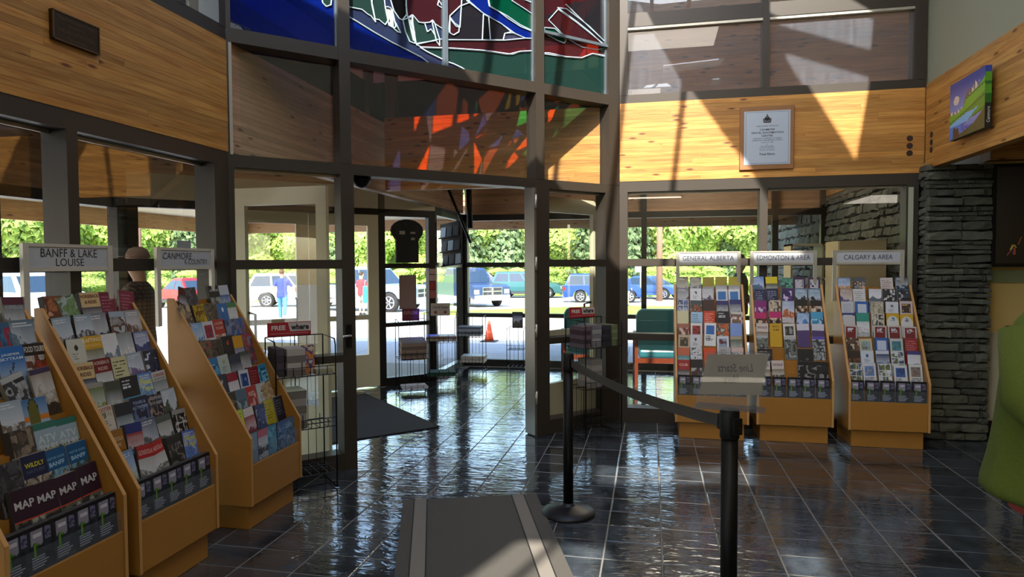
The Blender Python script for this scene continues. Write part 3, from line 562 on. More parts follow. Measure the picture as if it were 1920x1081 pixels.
def inpoly(x, y, P):
    c = False; j = len(P) - 1
    for i in range(len(P)):
        if (P[i][1] > y) != (P[j][1] > y) and x < (P[j][0] - P[i][0]) * (y - P[i][1]) / (P[j][1] - P[i][1]) + P[i][0]: c = not c
        j = i
    return c
PC = {k: hexc(v) for k, v in dict(sky='2a3f8f', sky2='7a86c0', moon='d8c3b0', snow='d9c9b8', rock='6d5348', g1='4f8a25', g2='6aa62f', gd='2f5a1c', riv='3f78c8', riv2='6fb0dd', vio='4b55b0', dk='3c4a26', br='3a2a24').items()}
def paint(u, v):
    if (u - 0.2) ** 2 / 0.0072 + (v - 0.33) ** 2 / 0.0062 < 1: return PC['moon']
    if inpoly(u, v, [(0.1, 0.98), (0.12, 0.80), (0.17, 0.79), (0.19, 0.84), (0.23, 0.81), (0.28, 0.84), (0.3, 1)]): return PC['br']
    if inpoly(u, v, [(0, 0.74), (0.1, 0.7), (0.5, 0.62), (0.82, 0.60), (0.6, 0.72), (0.42, 0.82), (0.7, 0.86), (0.3, 0.92), (0, 1)]): return PC['riv2'] if v < 0.76 else PC['riv'] if u < 0.35 else PC['vio']
    if inpoly(u, v, [(0, 1), (0.3, 0.94), (0.72, 0.84), (1, 0.66), (1, 1)]): return PC['dk']
    if inpoly(u, v, [(0, 0.55), (0.3, 0.55), (0.4, 0.5), (0.5, 0.36), (0.62, 0.32), (0.8, 0.28), (1, 0.15), (1, 0.7), (0, 0.8)]):
        s = abs((v + 0.25 * u) % 0.2 - 0.1); 
        return PC['gd'] if s < 0.012 else PC['g2'] if v + 0.4 * u < 0.78 else PC['g1']
    if inpoly(u, v, [(0.55, 0.42), (0.62, 0.2), (0.68, 0.26), (0.72, 0.14), (0.8, 0.22), (0.88, 0.16), (0.7, 0.38)]) or inpoly(u, v, [(0, 0.49), (0.2, 0.53), (0.38, 0.48), (0.34, 0.56), (0, 0.56)]): return PC['snow'] if int(u * 30) % 3 else PC['rock']
    if inpoly(u, v, [(0.38, 0.56), (0.48, 0.3), (0.56, 0.2), (0.56, 0.42), (0.42, 0.55)]): return PC['rock']
    k = min(1, max(0, (v - 0.1) / 0.4)); return tuple(a * (1 - k) + b_ * k for a, b_ in zip(PC['sky'], PC['sky2']))
c = obj('canvas_face', sheet(paint, 64, 52, 0.56, 0.43, 'canvas_face'), pt, (0.28, -0.041, 0))
def side(u, v): return PC['sky'] if v < 0.12 else PC['g1'] if v < 0.45 and abs(v - 0.28) > 0.01 else hexc('1f5a1e') if v < 0.6 else hexc('0e1410')
box('canvas_block', mat('canvas_edge', '1b2a20', 0.7), pt, 0, 0.56, -0.04, 0, 0, 0.43)
c = obj('canvas_edge', sheet(side, 1, 20, 0.04, 0.43, 'canvas_edge'), pt, (0.561, -0.02, 0), (0, 0, PI / 2)); text('Canmore', PAPER, pt, 0.11, 0.02, (0.5625, -0.02, 0.09), rot=(PI / 2, -PI / 2, PI / 2))
# stone pillar and stone wall
STN = mat('grey_slate_stone', '4b4c40', 0.8, noise=0.35, scale=14, bump=0.7, rnd=0.38)
STD = mat('stone_core', '161614', 0.95)
def stone_mesh(k):
    R = random.Random(100 + k); b = MB(); n = 8; rings = []
    for x in (-0.5, -0.46, -0.12, 0.2, 0.47, 0.5):
        hgt = 0.40 + R.uniform(-0.06, 0.10) if abs(x) < 0.49 else 0.30; fr = 0.5 + R.uniform(-0.16, 0.12) if abs(x) < 0.49 else 0.30
        rings.append([(x, -fr, -hgt * 0.8), (x, -fr - R.uniform(-0.05, 0.1), 0.0), (x, -fr * R.uniform(0.7, 1), hgt * 0.85), (x, 0, hgt), (x, 0.5, hgt), (x, 0.5, -hgt), (x, 0, -hgt)])
    b.loft(rings, smooth=False); return b.mesh('stone', STN)
SM = [stone_mesh(k) for k in range(8)]
def stones(root, L, H, depth, seed, x0=0.0, rows=None, y=0.0, maxn=150, z0=0.0):
    R = random.Random(seed); z = z0; n = 0; rest = []
    while z < H:
        h = R.choice((0.035, 0.045, 0.055, 0.07, 0.085)); h = min(h, H - z) if H - z > 0.02 else 0.03
        x = x0
        while x < x0 + L - 0.01:
            l = min(R.uniform(0.10, 0.30), x0 + L - x)
            if x0 + L - x - l < 0.05: l = x0 + L - x
            o = obj('stone', SM[R.randrange(8)], root, (x + l / 2, y + R.uniform(-0.012, 0.012), z + h / 2)); o.scale = (l * 1.0, depth, h * 1.12); o.rotation_euler = (R.uniform(-0.05, 0.05), R.uniform(-0.05, 0.05), R.uniform(-0.04, 0.04)); x += l; n += 1
        z += h
    return n
sp = empty('stone_pillar', (2.335, 6.40, 0), 0); tag(sp, 'grey stacked slate pillar between the brochure stands and the nook', 'pillar')
box('pillar_core', STD, sp, 0.02, 0.48, 0.03, 0.50, 0, 2.36)
n1 = stones(sp, 0.50, 2.38, 0.10, 41, y=0.03)
side_ = empty('side_face', (0.02, 0.50, 0), -PI / 2, sp)
n2 = stones(sp, 0.0, 0.0, 0.1, 42)
R = random.Random(43); z = 0
ROTM = []
for k in range(4):
    me = SM[k].copy(); me.transform(Matrix.Rotation(-PI / 2, 4, 'Z')); ROTM.append(me)
def stones_x(root, L, H, depth, seed, y0, x, hs=(0.035, 0.045, 0.055, 0.07), ls=(0.06, 0.16), z0=0.0):
    R = random.Random(seed); z = z0; n = 0
    while z < H:
        h = R.choice(hs); y = y0
        while y < y0 + L - 0.01:
            l = min(R.uniform(*ls), y0 + L - y)
            if y0 + L - y - l < 0.04: l = y0 + L - y
            o = obj('stone', ROTM[R.randrange(4)], root, (x + R.uniform(-0.014, 0.014), y + l / 2, z + h / 2)); o.scale = (depth, l, h * R.uniform(0.95, 1.2)); o.rotation_euler = (R.uniform(-0.14, 0.14), R.uniform(-0.1, 0.1), R.uniform(-0.08, 0.08)); y += l; n += 1
        z += h
    return n
bpy.data.objects.remove(side_)
n2 = stones_x(sp, 0.12, 2.36, 0.08, 44, 0.02, 0.03)
sw = empty('wall_stone', (2.335, 6.72, 0)); sw['kind'] = 'structure'; sw.name = 'wall_right.002'
box('wall_core', STD, sw, 0.03, 0.55, 0.0, 3.1, 0, 2.42)
n3 = stones_x(sw, 3.05, 2.42, 0.10, 45, 0.02, 0.04, hs=(0.07, 0.09, 0.12), ls=(0.1, 0.3), z0=1.35)
sw2 = empty('wall_stone_outside', (2.335, 9.95, -0.2)); sw2['kind'] = 'structure'; sw2.name = 'wall_outside'
box('wall_core', STD, sw2, 0.03, 0.55, 0.0, 5.0, 0, 2.5)
STN2 = STN
n4 = stones_x(sw2, 5.0, 2.5, 0.12, 46, 0.0, 0.04, hs=(0.12, 0.16, 0.2), ls=(0.18, 0.45), z0=1.4)
# wooden strip above the stone wall indoors
ws_ = beam('trim_13', 3.2, 2.44, 3.06, (2.42, 6.66, 0), PI / 2, 1, seed=50, n=10, m=WOOD)
# dark framed picture in the nook, and ledge below
pc = empty('dark_picture', (2.86, 6.5, 1.50)); tag(pc, 'large black picture of a fire dancer with a yellow flame, beside the pillar', 'picture')
box('picture_frame', BLACKM, pc, 0, 1.5, -0.045, 0.1, 0, 0.88, 0.004); DP = mat('near_black_print', '070505', 0.3); box('print_sheet', DP, pc, 0.03, 1.47, -0.048, -0.045, 0.03, 0.85)
FL = mat('flame_yellow', 'c9b24a', 0.6); FO = mat('flame_orange', 'c0562c', 0.6); FV = mat('flame_violet', '3a2450', 0.6)
for m_, P in ((FL, [(0.17, 0.16), (0.21, 0.24), (0.24, 0.22), (0.20, 0.14)]), (FL, [(0.235, 0.23), (0.25, 0.24), (0.29, 0.185), (0.265, 0.19)]), (FO, [(0.12, 0.07), (0.18, 0.155), (0.19, 0.14), (0.135, 0.07)]), (FO, [(0.24, 0.19), (0.265, 0.18), (0.27, 0.085), (0.245, 0.08), (0.225, 0.08)]), (FV, [(0.19, 0.15), (0.235, 0.2), (0.225, 0.09), (0.185, 0.1)]), (FO, [(0.30, 0.24), (0.36, 0.36), (0.37, 0.35), (0.315, 0.235)])):
    b = MB(); b.prism([(0.06 + 0.45 * x, 0.06 + 0.55 * z) for x, z in P], -0.0505, -0.048); b.build('painted_shape', m_, pc)
box('picture_rail', mat('sage_rail', '7a8058', 0.7), nk, 2.84, 6.0, 6.6, 6.62, 1.36, 1.47)
# ================= brochure stands =================
def hsh(i, j, s=0):
    n = (i * 374761393 + j * 668265263 + s * 974634777) & 0xffffffff; n = ((n ^ (n >> 13)) * 1274126177) & 0xffffffff
    return ((n ^ (n >> 16)) & 0xffff) / 65535
def vn(x, y, s):
    i, j = math.floor(x), math.floor(y); fx, fy = x - i, y - j; fx = fx * fx * (3 - 2 * fx); fy = fy * fy * (3 - 2 * fy)
    return (hsh(i, j, s) * (1 - fx) + hsh(i + 1, j, s) * fx) * (1 - fy) + (hsh(i, j + 1, s) * (1 - fx) + hsh(i + 1, j + 1, s) * fx) * fy
def mixc(a, b, k): k = min(1, max(0, k)); return tuple(x * (1 - k) + y * k for x, y in zip(a, b))
def lines(u, v, v0, v1, n, s, u0=0.12, u1=0.88):
    if not (v0 < v < v1 and u0 < u < u1): return False
    k = (v - v0) / (v1 - v0) * n; return (k % 1) < 0.55 and u < u0 + (u1 - u0) * (0.55 + 0.45 * hsh(int(k), s, 3)) and hsh(int(u * 22), int(k), s) > 0.16
def photo(u, v, sd, c1, c2, c3):
    """landscape picture: sky c1 over ridge c2 over ground c3"""
    r = 0.42 + 0.35 * (vn(u * 3.1 + sd, 0.5, sd) - 0.5) + 0.12 * (vn(u * 9, 2.5, sd) - 0.5); g = 0.72 + 0.15 * (vn(u * 4, 7.5, sd) - 0.5)
    n = vn(u * 9, v * 9, sd + 5) ; n2 = vn(u * 20, v * 22, sd + 9)
    if v < r: return mixc(c1, (0.8, 0.82, 0.85), 0.45 * v / max(r, .01))
    if v < g:
        k = 0.55 + 0.8 * n2; c = tuple(x * k for x in c2)
        return mixc(c, (0.6, 0.62, 0.65), 0.5) if (n > 0.66 and v < r + 0.16) else c
    k = 0.5 + 0.9 * n2; return tuple(x * k for x in c3)
def blobs(u, v, sd, c1, c2, c3):
    n = vn(u * 5, v * 7, sd); m = vn(u * 13, v * 17, sd + 3); c = c1 if n > 0.6 else c2 if n > 0.36 else c3; k = 0.6 + 0.7 * m; return tuple(x * k for x in c)
WHT = hexc('d8d6d0'); LT_ = hexc('c2c6cc'); DKT = hexc('33343a')
def design(spec, sd):
    p = spec.split(':'); k = p[0]; c = [hexc(x) for x in p[1:] if len(x) == 6]; fr = [float(x) for x in p[1:] if len(x) != 6]
    fr0 = fr[0] if fr else 0.3
    if k == 'mt':   # mountain photograph, small title lines at the top
        return lambda u, v: (LT_ if lines(u, v, 0.05, 0.17, 2, sd) else photo(u, v, sd, c[0], c[1], c[2] if len(c) > 2 else c[1]))
    if k == 'ph': return lambda u, v: blobs(u, v, sd, c[0], c[1], c[2])
    if k == 'bd':   # coloured band above a picture
        return lambda u, v: c[0] if v < fr0 else photo(u, (v - fr0) / (1 - fr0), sd, c[1], c[2], c[3] if len(c) > 3 else c[2])
    if k == 'bp': return lambda u, v: c[0] if v < fr0 else blobs(u, v, sd, c[1], c[2], c[3])
    if k == 'so': return lambda u, v: (c[1] if lines(u, v, 0.10, 0.6, 6, sd) else c[0]) if len(c) > 1 else c[0]
    if k == 'cd':   # card with a framed picture
        return lambda u, v: (c[1] if not (0.22 < u < 0.78 and 0.14 < v < 0.45) else (blobs(u, v, sd, c[1], c[1], c[2]) if len(c) > 2 else c[1])) if (0.16 < u < 0.84 and 0.10 < v < 0.50) else (DKT if lines(u, v, 0.56, 0.8, 5, sd) else c[0])
    if k == 'em':   # card with a small emblem and lines
        return lambda u, v: c[1] if ((u - 0.5) ** 2 * 1.0 + (v - 0.2) ** 2 * 3.2 < 0.014 and vn(u * 14, v * 20, sd) > 0.3) else (mixc(c[0], DKT, 0.6) if lines(u, v, 0.33, 0.5, 3, sd, 0.25, 0.75) else c[0])
    if k == 'gr':   # card with a grid of pictures
        return lambda u, v: c[0] if (u % 0.5 < 0.07 or v % 0.25 < 0.04 or u > 0.95) else blobs(u, v, sd, *[(c[1], c[2], c[3]), (c[2], c[3], c[1]), (c[3], c[1], c[2])][(int(u * 2) + int(v * 4)) % 3])
    if k == 'sp': return lambda u, v: (c[0] if not lines(u, v, 0.08, 0.3, 3, sd) else LT_) if v < fr0 else c[1]
    if k == 'ar':   # arch
        return lambda u, v: c[0] if ((u - 0.5) ** 2 / 0.21 + (v - 0.42) ** 2 / 0.10 > 1 and v < 0.42) or u < 0.05 or u > 0.95 else (c[2] if (u - 0.5) ** 2 + (v - 0.25) ** 2 * 4 < 0.03 and vn(u * 12, v * 18, sd) > .35 else c[1])
    if k == 'fr': return lambda u, v: c[0] if (u < 0.10 or u > 0.92 or v < 0.05) else (LT_ if lines(u, v, 0.12, 0.30, 3, sd, 0.25, 0.8) else c[1])
    if k == 'dk':   # dark park-map cover: pale cloud above, green dot, white lines
        def f(u, v):
            if v < 0.07: return hexc('0a0a0e')
            if 0.10 < u < 0.62 and v < 0.40 + 0.05 * math.sin(u * 16) - 0.25 * max(0, 0.28 - u): return hexc('c2c0cc') if 0.17 < v < 0.25 and 0.18 < u < 0.56 else hexc('8a8798')
            if 0.70 < u < 0.94 and v < 0.36: return hexc('6c6a88') if vn(u * 20, v * 20, 3) > 0.4 else hexc('3a3850')
            if (u - 0.30) ** 2 + ((v - 0.53) / 2) ** 2 < 0.011: return hexc('5c8a2c') if (u - 0.34) ** 2 + ((v - 0.55) / 2) ** 2 > 0.004 else hexc('1c3212')
            if 0.66 < v < 0.95 and 0.12 < u < 0.58 + 0.25 * hsh(int(v * 18), 1, 2) and (v * 18) % 1 < 0.62: return hexc('a2a6b4')
            return mixc(hexc('10161e'), hexc('2b353e'), vn(u * 4, v * 6, sd))
        return f
    if k == 'mp':
        def f(u, v):
            if v < 0.58: return hexc('2c1526')
            if v < 0.61: return hexc('b0412c')
            return blobs(u, v, sd, hexc('8f8f86'), hexc('5a5f50'), hexc('302e2c'))
        return f
    if k == 'at':
        return lambda u, v: hexc('2c6a5c') if v < 0.13 else (hexc('8fa3ad') if v < 0.52 else blobs(u, v, sd, hexc('8a8468'), hexc('5c6a30'), hexc('3a3a34')))
    if k == 'sk':
        def f(u, v):
            if abs(u - 0.62 + (v - 0.2) * 0.5) < 0.03 and 0.32 < v < 0.5: return hexc('1c2a38')
            if 0.34 < u < 0.64 and 0.66 < v < 0.84: return hexc('8f2a2c') if v > 0.74 else hexc('44505a')
            if (abs(u - 0.36) < 0.02 or abs(u - 0.60) < 0.02) and 0.48 < v < 0.68: return hexc('2a3640')
            return mixc(hexc('1663a8'), hexc('9fb6c6'), (v - 0.25) / 0.5)
        return f
    if k == 'mm':
        def f(u, v):
            if (u - 0.45) ** 2 + ((v - 0.42) / 2) ** 2 < 0.05: return hexc('5a5a24') if (u - 0.45) ** 2 + ((v - 0.42) / 2) ** 2 < 0.04 else hexc('222a1c')
            if 0.36 < v < 0.48: return hexc('c4742a')
            return mixc(hexc('31669c'), hexc('9db4c4'), v / 0.6) if v < 0.66 else blobs(u, v, sd, hexc('b8b0a4'), hexc('7a6a58'), hexc('8f9aa4'))
        return f
    return lambda u, v: c[0]
TXM = {}
def txm(h):
    if h not in TXM: TXM[h] = mat('ink_' + h, h, 0.5)
    return TXM[h]
ORD = ['leftmost', 'second from left', 'middle', 'second from right', 'rightmost']
ROWN = ['top', 'second', 'third', 'fourth', 'fifth', 'sixth', 'seventh', 'eighth', 'bottom']
_blk = {}
def block(w, t, h, m):
    k = (w, round(t, 3), h, m.name)
    if k not in _blk: _blk[k] = MB().box(-w / 2, w / 2, 0, t, 0, h).mesh('page_block', m)
    return _blk[k]
DEX = {}
def brochure(M, spec, desc, title, w, h, t, lean, where, group, sd, dark):
    """a stack of folded leaflets: page block, printed cover, title"""
    root = obj('brochure_stack', block(w, t, h, PAGED if dark else PAGE)); root.matrix_world = M @ Matrix.Rotation(lean, 4, 'Y')
    tag(root, desc + ', ' + where, 'brochure', group)
    key = (spec, sd % 3, w, h) if spec[:2] in ('dk', 'mp', 'at') else None
    if key and key in DEX: me = DEX[key]
    else:
        me = sheet(design(spec, sd), 20, 36, w - 0.002, h - 0.002)
        if key: DEX[key] = me
    obj('cover', me, root, (0, -0.0008, 0.001))
    if title:
        for part in title.split('/'):
            s, colr, v, tw, th = part.split('~')
            text(s, txm(colr), root, w * float(tw), h * float(th), (0, -0.0016, h * (1 - float(v))), bold=0.02, name='title')
    return root
def stand_sign(root, depth, W, sgx, serif, signspec):
    sx0, sx1 = sgx if sgx else (0.02, W - 0.04)
    sg = empty('sign_frame', (0, depth - 0.02, 0), 0, root); sw_ = 0.03
    FRM = ALUL if not serif else mat('pale_aluminium', 'c9c6bb', 0.4, 0.3)
    box('post', FRM, sg, sx0, sx0 + sw_, -0.012, 0.008, 1.20, 1.655); box('post', FRM, sg, sx1 - sw_, sx1, -0.012, 0.008, 1.20, 1.655)
    box('rail', FRM, sg, sx0 + sw_, sx1 - sw_, -0.008, 0.006, 1.640, 1.655); box('rail', FRM, sg, sx0 + sw_, sx1 - sw_, -0.008, 0.006, 1.525, 1.545)
    box('sign_board', mat('sign_white', 'b2b6ba' if not serif else 'cfcdb4', 0.5), sg, sx0 + sw_, sx1 - sw_, -0.004, 0.002, 1.545, 1.64)
    cxs = (sx0 + sx1) / 2; im = txm('1c2444') if not serif else txm('25252b')
    for s, dx, zc, ww, hh in signspec: text(s, im, sg, ww, hh, (cxs + dx, -0.0052, zc), shear=0.12 if serif == 2 and dx < 0 else 0, spacing=1.0)
    if serif == 2: box('note_card', mat('note_grey', '8f9290', 0.7), sg, cxs - 0.07, cxs + 0.05, 0.0, 0.004, 1.655, 1.70)
def stand(name, loc, rz, W, label, group, sign, signspec, rows, depth=0.50, h=0.212, wcol=0.103, serif=False, sgx=None, seed=0, sname='', z0=0.382, dz=0.1035, topz=1.345):
    root = empty('brochure_stand', loc, rz); tag(root, label, 'display stand', group)
    th = 0.018; prof = [(0.02, 0.15), (depth, 0.15), (depth, topz), (depth - 0.035, topz), (0.0, 0.545), (0.0, 0.16)]
    prof = [(0.0, 0.15), (depth, 0.15), (depth, topz), (depth - 0.035, topz), (0.0, 0.545)]
    for x in (0, W - th):
        b = MB(); Mx = Matrix(((0, 1, 0, 0), (1, 0, 0, 0), (0, 0, 1, 0), (0, 0, 0, 1))); b.prism(prof, x, x + th, Mx); o = b.build('side_panel', PLY, root)
        b = MB()   # pale edge band along the sloping and front edges
        for (a0, c0), (a1, c1) in (((0.0, 0.15), (0.0, 0.545)), ((0.0, 0.545), (depth - 0.035, topz)), ((depth - 0.035, topz), (depth, topz))):
            d = Vector((0, a1 - a0, c1 - c0)).normalized(); nrm = Vector((0, -d.z, d.y)) * 0.0012
            b.quad((x, a0 + nrm.y, c0 + nrm.z), (x + th, a0 + nrm.y, c0 + nrm.z), (x + th, a1 + nrm.y, c1 + nrm.z), (x, a1 + nrm.y, c1 + nrm.z))
        b.build('edge_band', PLYE, o)
    box('front_panel', PLY, root, th, W - th, 0.004, 0.02, 0.15, z0 + 0.006, 0.002)
    box('kick_board', PLY, root, 0.035, W - 0.035, 0.045, depth - 0.02, 0.0, 0.15, 0.002)
    box('back_panel', PLY, root, th, W - th, depth - 0.012, depth, 0.16, topz - 0.02)
    vy = (depth - 0.045) / 9
    for k in range(9):
        zz = z0 + dz * k; yy = 0.024 + vy * k
        b = MB(); b.box(th, W - th, yy - 0.002, yy + vy, zz - 0.008, zz); b.box(th, W - th, yy + vy - 0.005, yy + vy, zz, min(zz + dz, topz - 0.02)); b.build('tier_shelf', PLY, root)
    b = MB(); b.quad((th, 0.008, z0), (W - th, 0.008, z0), (W - th, 0.008, z0 + 0.10), (th, 0.008, z0 + 0.10)); b.build('clear_lip', ACRYL, root)
    # sign
    if signspec:
     stand_sign(root, depth, W, sgx, serif, signspec)
    # leaflets
    Mw = Matrix.Translation(loc) @ Matrix.Rotation(rz, 4, 'Z'); R = random.Random(seed); tiltback = math.radians(-13)
    for ri, row in enumerate(rows):
        k = 8 - ri; n = 5; pitch_ = (W - 2 * th) / n
        for ci, it in enumerate(row):
            if not it: continue
            f = it.split(';'); desc, spec = f[0], f[1]; title = f[2] if len(f) > 2 else ''; t = float(f[3]) if len(f) > 3 and f[3] else R.choice((0.004, 0.008, 0.014, 0.022))
            lean = math.radians(R.uniform(-2.5, 2.5)) if not (len(f) > 4) else math.radians(float(f[4]))
            wide = wcol * (1.0 if len(f) < 6 else float(f[5]))
            x = th + pitch_ * (ci + 0.5) + R.uniform(-0.004, 0.004); zz = z0 + dz * k - 0.004; yy = 0.024 + vy * k
            hh = h - (0.035 if k == 0 else 0) - R.choice((0, 0.004, 0.010)) * (k > 0)
            t = min(t, vy - 0.010)
            Mx = Mw @ Matrix.Translation((x, yy + 0.003 + R.uniform(0, 0.003), zz + 0.006)) @ Matrix.Rotation(tiltback if k else math.radians(-3), 4, 'X')
            brochure(Mx, spec, desc, title, wide, hh, t, lean if k else 0, ORD[ci] + ' in ' + ROWN[ri] + ' row of ' + sname + ' stand', 'brochures on the ' + sname + ' stand', seed * 50 + ri * 7 + ci, 1 if hsh(ri, ci, seed) > 0.5 or k == 0 else 0)
    return root
DK_ = ['dark park map;dk;;0.03'] * 5
GEN = [
 ['olive leaflet;mt:6a6336:6f7078:4a4a3a', 'olive leaflet;mt:6f6a38:77787e:50503c', 'olive yellow leaflet;bd:8f8228:8c8a80:6a5c50:48484c:0.42', 'olive yellow leaflet;bd:958a2a:8f9098:6c6458:4a4a50:0.4', 'yellow leaflet;bd:a3972c:8d8f98:6f6a60:55555c:0.4'],
 ['grey road leaflet;mt:70747e:5c5a66:84868e', 'white emblem card;em:d3d6dc:20242c', 'pale grey photo leaflet;mt:a9acb4:54506a:8c8c94', 'white leaflet with blue square;cd:d4d6d8:2f6fb0', 'white leaflet with blue square;cd:d2d4d8:3573b2'],
 ['white and blue grid leaflet;gr:c4c8d0:5a6c94:3a4460:a8b0c0', 'dark landscape leaflet;bp:3c4a4c:8a4a38:3a4438:b0a090:0.2', 'brown band leaflet;bd:3c2420:c0b0a0:8c4438:5a5a60:0.5', 'violet blue mountain leaflet;bd:2c2c66:5a6074:8a8c98:6c6c78:0.2', 'violet blue mountain leaflet;bd:2c2e68:5c6276:8e909a:6c6c78:0.2'],
 ['teal and cream leaflet;sp:2f8a86:c8c6a0:0.0;;0.01', 'light blue text leaflet;so:9cc0dc:4a6a8c', 'orange red text leaflet;so:c23a20:e0a898;;0.02', 'black leaflet;sp:14161c:10223c:0.5', 'pale leaflet with footprints;bp:c2beb8:c8c4c0:8c5a48:6a5a50:0.1'],
 ['brown leaflet with red hats;bp:9c6454:c0b0a0:8c3a34:5a4238:0.2', 'white card with red picture;cd:d6d6da:8c2a28:20242c', 'white card with blue picture;cd:d8dadc:2a66b0', 'colourful flower leaflet;ph:c06030:4c4a48:a8a49a', 'blue sky leaflet;sp:5c82c8:7c9ad4:0.0'],
 ['cream leaflet with photo;cd:b8a98c:40382c:8a7a5c', 'white letter leaflet;em:c8ccd4:3c4a3c', '', 'white framed photo card;cd:ccd2dc:8c9cb4:5c3440', 'tan leaflet with photo;bd:a89a82:50604c:4a4438:8c7c60:0.15'],
 ['sunset over teal leaflet;bd:c0674c:2c8a94:30888c:b8c0c0:0.35', 'white leaflet with side squares;gr:c8ccd4:44484e:c8ccd4:c8ccd4', 'bright orange red leaflet;so:d04a20', 'grey text leaflet;so:a8a8a8:5a5a5a', 'pink white leaflet;bp:c8b0ac:b07070:c8c4c0:8c8c8c:0.2'],
 ['red club leaflet;bd:9c2428:3a3438:5c5458:3c3a40:0.45;CLUB~d8c0b0~0.22~0.7~0.10', 'black and white photo leaflet;bp:1c1a1e:a8a8a8:5c4a4c:3a2c30:0.35', 'yellow leaflet;so:c4a21c', 'dark red leaflet;so:5a1c20', 'brown photo leaflet;ph:6a4a3c:3c342c:94887c'], DK_]
EDM = [
 ['sky blue city leaflet;mt:5a88c8:46688c:1c2450', 'yellow headed leaflet;bd:c9b81e:2c3c20:3c4a28:20283c:0.3', 'green leaflet;ph:3c7a68:5c9a84:2c4a50', 'purple booklet with emblem;cd:352044:b0b0b8:352044;;0.02', 'purple booklet with emblem;cd:362146:b2b2ba:352044;;0.02'],
 ['navy leaflet with white lines;so:1b1f42:8c94b4', 'navy leaflet with white lines;so:1c2044:9098b8', 'purple lettered leaflet;bp:3c2458:c8b8d8:4a2a6c:2c2450:0.1', 'dusk skyline leaflet;mt:5c88a8:1c2430:b8a888', 'dusk skyline leaflet;mt:5a86a6:1a222e:b4a484'],
 ['magenta and white leaflet;bp:7c2070:c8c0d0:8c3080:5c2060:0.3', 'cream collage leaflet;ph:b8ac98:4a4038:d0c8b8', 'orange city leaflet;mt:8ca0c4:b0603c:c0bcc0', 'black food photo leaflet;bp:1c1a1a:c8beb0:8c6a50:2c2420:0.25', 'black food photo leaflet;bp:1e1c1c:c6bcae:8e6c52:2c2420:0.25'],
 ['magenta band leaflet;bp:b02468:c8b8a8:5a3020:1c1414:0.28;K~b8ad98~0.45~0.35~0.16', 'magenta band leaflet;bp:b42668:c8b8a8:5a3020:1c1414:0.28;K~b8ad98~0.45~0.35~0.16', '', 'blue lake leaflet;mt:6c9cd0:4a7cb8:3c6cac', 'cyan leaflet with drawings;bp:4a9cc4:1c5c84:a8d0e0:3c88b0:0.3'],
 ['tan leaflet with title band;bd:c8bcb8:7a6c50:4c4434:3c3628:0.35;DINOSAUR~5a3038~0.18~0.8~0.10', 'mustard leaflet;so:c39a20;RO~5a4a14~0.13~0.5~0.08/AM~5a4a14~0.27~0.5~0.08', 'white leaflet with camera picture;cd:c8c8c4:34342f:8c8c84', 'lavender leaflet;sp:c4c4d4:4c3c6c:0.28', 'lavender leaflet;sp:c6c6d4:4a3a6a:0.28'],
 ['cycling photo leaflet with purple side;bp:a8acb4:6c746c:34383c:8a9094:0.12', '', 'cycling photo leaflet;bp:acb0b6:70766e:303438:8c9296:0.12', '', 'cycling photo leaflet with purple side;bp:5a4ab0:8a9094:30343a:a8acb0:0.1'],
 ['black wide booklet;so:141416:a8a49c;PIONEER~a8a49c~0.25~0.75~0.08;0.01;0;1.4', '', '', 'black booklet with white spine;bp:1a1a1c:2a2c2e:18191b:5a5a5a:0.4;;0.02;0;1.3', ''],
 ['tan leaflet with title band;bd:c8bcb8:7a6c50:4c4434:3c3628:0.35;DINOSAUR~5a3038~0.18~0.8~0.10', 'tan leaflet with title band;bd:c8bcb8:7a6c50:4c4434:3c3628:0.35;DINOSAUR~5a3038~0.18~0.8~0.10', '', 'black booklet with white horse;bp:101012:1c1c20:8c8c90:121214:0.16;;0.01;0;1.5', 'black booklet with horse mane;bp:101012:8c8c90:141416:202024:0.16'], DK_]
